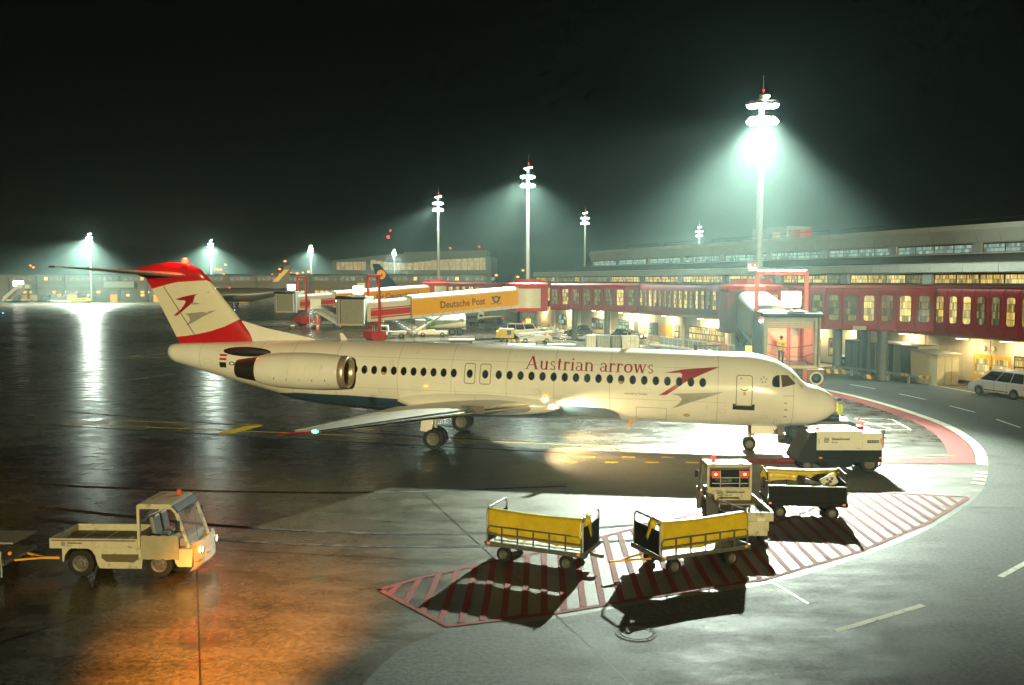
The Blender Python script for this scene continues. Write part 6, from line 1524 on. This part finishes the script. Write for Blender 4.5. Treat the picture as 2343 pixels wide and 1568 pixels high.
for i, (x, y, lb) in enumerate(((240, 1042, 'dark cone at the far left of the stairs'), (258, 1042, 'second dark cone left of the stairs'), (470, 1048, 'bright orange cone right of the stairs'))):
    p = gz(2, x, y); o = thing('traffic_cone', lb, 'cone', (p.x, p.y, 0), 0, 'traffic cones by the stairs'); m = cone_o if i == 2 else M('cone_dark', (.12, .04, .03), .6)
    B().lathe([(.26, .04), (.10, 1.0), (.05, 1.35), (.005, 1.36)], n=14).build('cone_body', m, o, True); B().box((0, 0, .02), (.6, .6, .04)).build('cone_base', black_rub, o); B().lathe([(.20, .45), (.17, .66), (.16, .66), (.19, .45)], n=14).build('cone_band', white_paint, o)
p = gz(2, 632, 1018); o = thing('blue_drum', 'blue drum beside the foot of the stairs', 'drum', (p.x, p.y + .4, 0)); B().lathe([(.005, 0), (.44, .02), (.46, .5), (.44, 1.1), (.005, 1.12)], n=20).build('drum_body', M('drum_blue', (.03, .06, .30), .4), o, True); B().lathe([(.465, .36), (.48, .4), (.465, .44)], n=20).build('drum_hoop', steel, o)
# ---------------------------------------------------------------- far apron
# far terminal wing on the left
FB = thing('far_terminal', 'long low terminal wing with small lit windows across the far left apron', 'building', (-95, 318, 0), R(2))
fbw = M('far_wall', (.16, .17, .16), .7, var=.15); fbb = M('far_spandrel', (.20, .12, .07), .7, var=.2)
B().box((0, 8, 4.7), (170, 14, 9.4)).build('wall', fbw, FB); B().box((0, 8, 9.5), (172, 15, .3)).build('roof', roof_m, FB)
for z, h in ((6.6, .9), (4.75, .8)):
    B().box((0, .85, z), (169, .3, h)).build('spandrel', fbb, FB)
for k in range(18): B().box((-82 + 9.6 * k, .7, 4.6), (1.0, .6, 9.0)).build('pier', M('far_pier', (.12, .14, .15), .7), FB)
far_dim = lit('far_window_dim', (.60, .66, .48), .6); far_org = lit('far_window_orange', (1., .42, .07), 2.6); far_yel = lit('far_window_yellow', (1., .66, .20), 2.2)
pm0 = B().box((0, 0, 0), (1.25, .1, 1.25)).build('window', far_dim, FB); pm0.location = (-80, .95, 8.1)
pv = [pm0.data] + [pm0.data.copy() for _ in range(2)]; pv[1].materials[0] = far_yel; pv[2].materials[0] = lit_green
for k in range(1, 92):
    if k % 5 == 0: continue
    r_ = random.random(); share(pv[0] if r_ < .80 else (pv[1] if r_ < .86 else pv[2]), 'window', FB, Matrix.Translation((-80 + 1.85 * k, .95, 8.1)))
sq = B().box((0, 0, 0), (1.3, .1, .85)).build('window', far_dim, FB); sq.location = (-78, .9, 3.4)
qv = [sq.data] + [sq.data.copy() for _ in range(2)]; qv[1].materials[0] = far_org; qv[2].materials[0] = far_yel
for k in range(1, 96):
    if k % 6 in (0, 5): continue
    for zz in (3.4, 2.3):
        r_ = random.random(); share(qv[0] if r_ < .62 else (qv[1] if r_ < .84 else qv[2]), 'window', FB, Matrix.Translation((-78 + 1.7 * k, .9, zz)))
for k in range(9):
    B().box((-60 + 15 * k, .8, 1.25), (3.2, .3, 2.5)).build('roller_door', M('far_door_orange', (.55, .26, .04), .5, emit=1.0, ecol=(1, .42, .05)), FB)
lsg = thing('lit_sign', 'bright white lit sign on the far left terminal wing', 'sign', at(42, 649.5, 314)); B().box((0, 0, 0), (3.6, .3, 1.9), bev=.1).build('face', M('sign_lit', (1, 1, 1), .4, emit=9., ecol=(1, .97, .9)), lsg); B().box((0, .3, 0), (3.9, .25, 2.2), bev=.1).build('case', red_paint, lsg)
lsg = thing('pale_sign', 'pale unlit sign board on the far terminal left of the tail fin', 'sign', at(450 * .60486, 1077 * .60486, 314)); B().box((0, 0, 0), (10.5, .3, 2.0), bev=.05).build('face', M('sign_pale', (.40, .44, .42), .5), lsg); B().box((0, .25, 0), (10.7, .25, 2.2)).build('case', grey_metal, lsg)
# far apron vehicles
def farcar(i, u, v, w, kind, lb):
    p = gp(u, v); t = thing({'s': 'far_stairs_truck', 'v': 'far_van', 't': 'far_tug', 'b': 'far_belt_loader', 'c': 'far_cargo_box'}[kind], lb, {'s': 'stairs truck', 'v': 'van', 't': 'tug', 'b': 'belt loader', 'c': 'cargo box'}[kind], (p.x, p.y, 0), 0, 'vehicles on the far apron')
    m = [white_paint, grey_metal, M('far_yellow', (.6, .42, .05), .5), M('far_dark', (.07, .08, .08), .5)][i % 4]
    if kind in 'vt':
        h = 2.0 if kind == 'v' else 1.5
        B().prism([(-w / 2, .4), (w / 2, .4), (w / 2, 1.0), (w / 2 - .5, 1.1), (w / 2 - .9, h), (-w / 2 + .1, h)], 'y', -.9, .9).build('body', m, t, bev=.08)
        B().box((.1, -.91, h - .45), (w * .6, .03, .4)).build('side_window', glass_dark, t)
        for x in (-w / 2 + .6, w / 2 - .6): wheel(t, x, -.8, .38, .38, .2); wheel(t, x, .8, .38, .38, .2)
        B().box((-w / 2, -.6, .8), (.06, .3, .25)).build('tail_light', lamp_red, t)
    elif kind == 's':
        f = B(); f.prism([(-w / 2, .9), (-w / 2 + .6, .9), (w / 2 - 1, 5.0), (w / 2, 5.0), (w / 2, 5.9), (w / 2 - 1.4, 5.9), (-w / 2, 1.8)], 'y', -.7, .7); f.build('stair_flight', m, t)
        B().box((0, 0, .7), (w, 1.8, .5)).build('chassis', white_paint, t); B().box((w / 2 - .6, 0, 3.2), (.2, 1.2, 4.4)).build('support', steel, t); B().box((w / 2 - .5, 0, 5.4), (1.6, 1.6, 1.4), bev=.1).build('hood', white_paint, t)
        for x in (-w / 2 + .8, w / 2 - .8): wheel(t, x, -.8, .42, .42, .25); wheel(t, x, .8, .42, .42, .25)
        B().box((-w / 2, -.7, .9), (.06, .35, .3)).build('tail_light', lamp_red, t); B().box((w / 2, -.7, .9), (.1, .35, .3)).build('tail_light', lamp_red, t)
    elif kind == 'b':
        B().bar((-w / 2, 0, .7), (w / 2, 0, 3.6), 1.0, .3).build('belt_frame', m, t); B().box((0, 0, .6), (w * .8, 1.4, .4)).build('chassis', white_paint, t); B().bar((w / 2 - .6, 0, .6), (w / 2 - .3, 0, 3.3), .12).build('support', steel, t)
        for x in (-w / 2 + .8, w / 2 - .8): wheel(t, x, -.6, .36, .36, .2); wheel(t, x, .6, .36, .36, .2)
    else:
        B().box((0, 0, 1.4), (w, 1.8, 2.0), bev=.06).build('box', m, t); B().box((0, 0, .3), (w * .95, 1.6, .16)).build('base', dark_steel, t)
        for k in range(3): B().box((-w / 2 + w * (k + 1) / 4, -.92, 1.4), (.08, .04, 1.9)).build('rib', grey_metal, t)
        for x in (-w / 2 + .5, w / 2 - .5): wheel(t, x, -.6, .22, .22, .12)
def ZL(x, y): return (x / 3.905) * .60486, (950 + y / 3.905) * .60486
for i, (x, y, w, k, lb) in enumerate(((200, 755, 6.5, 's', 'white stairs truck farthest left on the far apron'), (320, 755, 6.0, 's', 'grey stairs truck second from left on the far apron'), (420, 752, 7.5, 'c', 'yellow grey cargo box right of the far stairs trucks'), (600, 750, 7.0, 'c', 'dark cargo box with white roof on the far apron'), (760, 745, 5.0, 'v', 'white van left of the far belt loader'), (925, 762, 10., 'b', 'grey belt loader pointing right on the far apron'), (1200, 762, 6.5, 't', 'yellow dark pickup standing alone on the far apron'), (1270, 722, 5.5, 'c', 'dark cargo box behind the lone pickup'), (1420, 722, 6., 'v', 'white van behind the far cargo carts'), (1520, 720, 5., 't', 'grey tug in the far vehicle row'), (1650, 740, 7.0, 'v', 'yellow van with red lamps left of the tail fin'), (1750, 722, 5.0, 'v', 'dark car in the far row'), (1920, 722, 6.5, 'v', 'white truck just left of the tail fin'), (2075, 700, 5.0, 'c', 'grey cargo box near the tail fin'), (2175, 698, 5.0, 'v', 'yellow van nearest the tail fin'))):
    u, v = ZL(x, y); farcar(i, u, v, w, k, lb)
# hangar
HG = thing('hangar', 'dark far hangar with a band of warm lit roof windows', 'building', at(980, 640, 480).xy.to_3d(), R(-3))
hw_ = M('hangar_dark', (.07, .085, .09), .7, var=.15)
B().prism([(-52, 0), (34, 0), (34, 20), (10, 21.5), (-20, 21.5), (-52, 18)], 'y', 0, 40).build('hall', hw_, HG)
B().prism([(-14, 20), (30, 20), (30, 23.5), (-14, 22.8)], 'y', 6, 40).build('roof_block', hw_, HG)
hl_ = lit('hangar_window', (1., .72, .30), .62, dark=.6, sc_=.25)
for k in range(19):
    x = -29.5 + 3.25 * k; top = 18.2 - 1.5 * math.sin(PI * min(1, max(0, k / 10))) + (.15 * max(0, k - 10)); b = B(); b.box((x, -.1, (12.9 + top) / 2), (3.0, .2, top - 12.9)); b.build('window', hl_, HG)
for k in range(7):
    b = B(); b.box((-48.5 + 2.3 * k, -.1, 15.1), (2.05, .2, 4.0 + .1 * k)); b.build('window', hl_, HG)
for k, (u, v, lb) in enumerate(((1030, 568, 'left red light on the hangar roof'), (1096, 565, 'right red light on the hangar roof'), (888, 543, 'bright red light high above the hangar'), (893, 528, 'small red light at the top of the far radio mast'))):
    p = at(u, v, 478); o = thing('obstruction_light', lb, 'warning light', p, 0, 'far red warning lights')
    B().sphere((0, 0, 0), .7 if k == 2 else .4).build('lens', lamp_red, o); B().cyl((0, 0, -6 if k < 2 else -p.z + .0), (0, 0, -.3), .12, n=6).build('pole', dark_steel, o)
# distant dark airliners
def far_jet(label, loc, rz, L, body, tailm, disc):
    t = thing('far_airliner', label, 'airplane', loc, rz, 'distant airliners'); r = 2.0; zc = 3.4
    secs = [(L * .5, zc - .3, .05, .05), (L * .48, zc - .2, 1.0, 1.0), (L * .44, zc, 1.7, 1.7), (L * .38, zc, r, r), (-L * .18, zc, r, r), (-L * .34, zc + .6, 1.3, 1.3), (-L * .46, zc + 1.0, .6, .7), (-L * .5, zc + 1.2, .15, .2)]
    B().loft([[Vector((x, ry * math.cos(2 * PI * k / 20), z + rz_ * math.sin(2 * PI * k / 20))) for k in range(20)] for x, z, ry, rz_ in secs]).build('fuselage', body, t, True)
    fn = B(); fn.prism([(-L * .30, 5.2), (-L * .335, 5.6), (-L * .475, 11.7), (-L * .525, 11.7), (-L * .475, 5.0)], 'y', -.16, .16); fo = fn.build('fin', tailm, t)
    for s_ in (-1, 1):
        B().loft([aero(0, 3.2, 5.0, .1, 0), aero(2.6, 4.0, 5.4, .09, 6.0 * s_)]).xf(Matrix.Translation((-L * .40, 0, 0))).build('tailplane', body, t, True)
        B().loft([aero(0, 6.0, 2.2, .12, 1.5 * s_), aero(3.2, 6.4, 2.7, .11, 6.0 * s_), aero(8.0, 9.6, 3.6, .10, 16.5 * s_)]).xf(Matrix.Translation((L * .12, 0, 0))).build('wing', grey_metal, t, True)
        B().lathe([(.7, 2.6), (1.0, 2.4), (1.05, 1.0), (.8, -.8), (.5, -1.2)], (L * .11, 5.6 * s_, 1.6), 'x', 18).build('engine', body, t, True)
        for x in (-.4, .9): wheel(t, -1.2 + 0 * x, 3.0 * s_ + x * .6, .55, .55, .4)
    wheel(t, L * .40, .2, .4, .4, .25)
    B().sphere((0, 0, zc + r), .25).build('beacon', lamp_red, t)
    for s_ in (-1, 1):
        if disc == 'disc':
            B().cyl((-L * .464, .165 * s_, 9.0), (-L * .464, .18 * s_, 9.0), 1.2, n=28).build('tail_disc', M('disc_orange', (.85, .36, .02), .4, emit=.25, ecol=(1, .42, .04)), fo)
            b = B()
            b.prism([(-L * .464 - .8, 9.1), (-L * .464 - .2, 8.8), (-L * .464 + .3, 9.4), (-L * .464 + .2, 8.7), (-L * .464 + .85, 8.9), (-L * .464, 8.5)], 'y', .182 * s_, .19 * s_); b.build('tail_bird', M('bird_navy', (.03, .04, .10), .5), fo)
        else:
            b = B(); b.prism([(-L * .36, 7.2), (-L * .41, 7.2), (-L * .50, 10.6), (-L * .462, 10.6)], 'y', .165 * s_, .18 * s_); b.build('tail_flash', M('flash_yellow', (.75, .45, .06), .4, emit=.15, ecol=(1, .5, .06)), fo)
    return t
p = at(540, 640, 257); far_jet('dark airliner taxiing behind the white airliner tail fin', (p.x - 2, 257, 0), R(183), 34, M('jet_dark_grey', (.09, .09, .085), .35, var=.1), M('tail_navy', (.025, .035, .07), .4), 'flash')
p = at(868, 640, 224); far_jet('airliner with dark blue tail and orange disc behind the bridges', (p.x + 14.5, 236, 0), R(28), 36, M('jet_pale', (.50, .53, .52), .35), M('tail_blue', (.02, .035, .10), .4), 'disc')
# sodium street lamps beyond
sod = M('sodium_lens', (1, .4, .05), .3, emit=7., ecol=(1, .20, .015))
SL = [(70, 608, 420), (77, 612, 420), (505, 617, 430), (512, 628, 430), (525, 630, 430), (498, 617, 440), (623, 629, 450), (632, 629, 450), (640, 628, 450), (650, 627, 450), (664, 624, 450), (640, 616, 470), (680, 626, 450), (693, 624, 450), (706, 622, 450), (652, 598, 500), (516, 606, 480), (1073, 631, 440), (1010, 630, 440), (1135, 630, 440), (728, 654, 360), (790, 655, 340), (823, 645, 380), (817, 645, 380), (951, 632, 440), (1184, 634, 440), (1196, 619, 460)]
for i, (u, v, Y) in enumerate(SL):
    p = at(u, v, Y); h = max(4, p.z); o = thing('sodium_lamp', 'orange sodium street lamp glowing beyond the apron', 'street lamp', (p.x, Y, 0), 0, 'orange street lamps beyond the apron')
    k = random.uniform(.32, .62)
    B().cyl((0, .3, 0), (0, .3, h), .10, .06, n=6).build('post', dark_steel, o); B().bar((0, .3, h), (0, -.2, h + .1), .08).build('arm', dark_steel, o); B().sphere((0, -.2, h), k, (1.2, 1, .7), 8).build('lens', sod, o)
# low service buildings between hangar and apron
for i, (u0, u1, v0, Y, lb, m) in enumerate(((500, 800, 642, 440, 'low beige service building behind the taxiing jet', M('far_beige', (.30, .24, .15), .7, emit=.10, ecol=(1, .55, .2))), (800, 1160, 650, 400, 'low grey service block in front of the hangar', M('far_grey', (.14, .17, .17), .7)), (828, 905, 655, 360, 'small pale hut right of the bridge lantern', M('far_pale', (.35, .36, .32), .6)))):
    a = at(u0, v0, Y); c = at(u1, v0, Y); o = thing('service_building', lb, 'building', ((a.x + c.x) / 2, Y, 0), 0, 'low service buildings'); w = c.x - a.x; h = max(3.5, a.z)
    B().box((0, 5, h / 2), (w, 10, h)).build('wall', m, o); B().box((0, 5, h + .15), (w + .6, 10.6, .3)).build('roof', roof_m, o)
    for k in range(int(w / 4)):
        if random.random() < .55: B().box((-w / 2 + 2 + 4 * k, -.05, h * .5), (1.6, .1, 1.0)).build('window', random.choice([far_dim, far_yel, far_org, far_dim]), o)
# gate number boards
for u, v, Y, s, lb in ((857 * .0 + (1000 + 857 / 2.34) * .60486, (800 + 668 / 2.34) * .60486, 172, '13', 'pale gate number board thirteen above the farthest bridge'),):
    o = thing('gate_number_board', lb, 'sign', at(u, v, Y)); B().box((0, 0, 0), (1.5, .2, 1.5), bev=.05).build('face', M('board_pale', (.55, .55, .35), .5, emit=.12, ecol=(1, .95, .5)), o); text_on(s, .95, o, print_black, (0, -.115, -.33), (1, 0, 0), center=True); B().bar((0, .1, -.7), (0, .1, -3), .12).build('post', steel, o)
# taxiway edge lights
bl = M('blue_lens', (.1, .25, 1), .3, emit=12., ecol=(.08, .2, 1))
for u, v, lb in ((540 * .60486 + 210, 714, 'blue taxiway edge light behind the tail fin'), (7, 721, 'pale blue taxiway edge light at the left picture edge')):
    p = gp(u, v); o = thing('taxiway_light', lb, 'ground light', (p.x, p.y, 0), 0, 'taxiway edge lights'); B().cyl((0, 0, 0), (0, 0, .35), .10, n=8).build('stem', dark_steel, o); B().sphere((0, 0, .42), .13).build('lens', bl, o)

# unseen orange lamp post, added to lay the glow on the near left apron
yl = thing('added_glow_lamp', 'added unseen orange lamp post making the glow at lower left', 'street lamp', (-6.0, 7.0, 0))
B().cyl((0, 0, 0), (0, 0, 6.5), .09, .06, n=10).build('post', dark_steel, yl, True); B().bar((0, 0, 6.5), (0, .5, 6.6), .06).build('arm', dark_steel, yl)
B().box((0, .6, 6.6), (.3, .45, .14), bev=.04).build('head', grey_metal, yl); B().box((0, .6, 6.52), (.22, .36, .03)).build('lens', sod, yl)
lamp('SPOT', yl, (0, .7, 6.45), 130000, (1., .36, .03), .2, spot=29, blend=1., aim=(.0, 1, -.575))
# ---------------------------------------------------------------- damp night air
b = B(); b.box((0, 265, 12.7), (560, 590, 27.4)); hz = b.build('haze', M('haze_air'))
hz['kind'] = 'stuff'
hm = bpy.data.materials.new('night_haze'); hm.use_nodes = True
hn = hm.node_tree.nodes; hn.clear()
ho = hn.new('ShaderNodeOutputMaterial'); pv = hn.new('ShaderNodeVolumePrincipled')
pv.inputs['Density'].default_value = 0.0008
pv.inputs['Color'].default_value = (.66, .94, .90, 1)
pv.inputs['Anisotropy'].default_value = .6
hm.node_tree.links.new(pv.outputs[0], ho.inputs['Volume'])
hz.data.materials.clear(); hz.data.materials.append(hm)
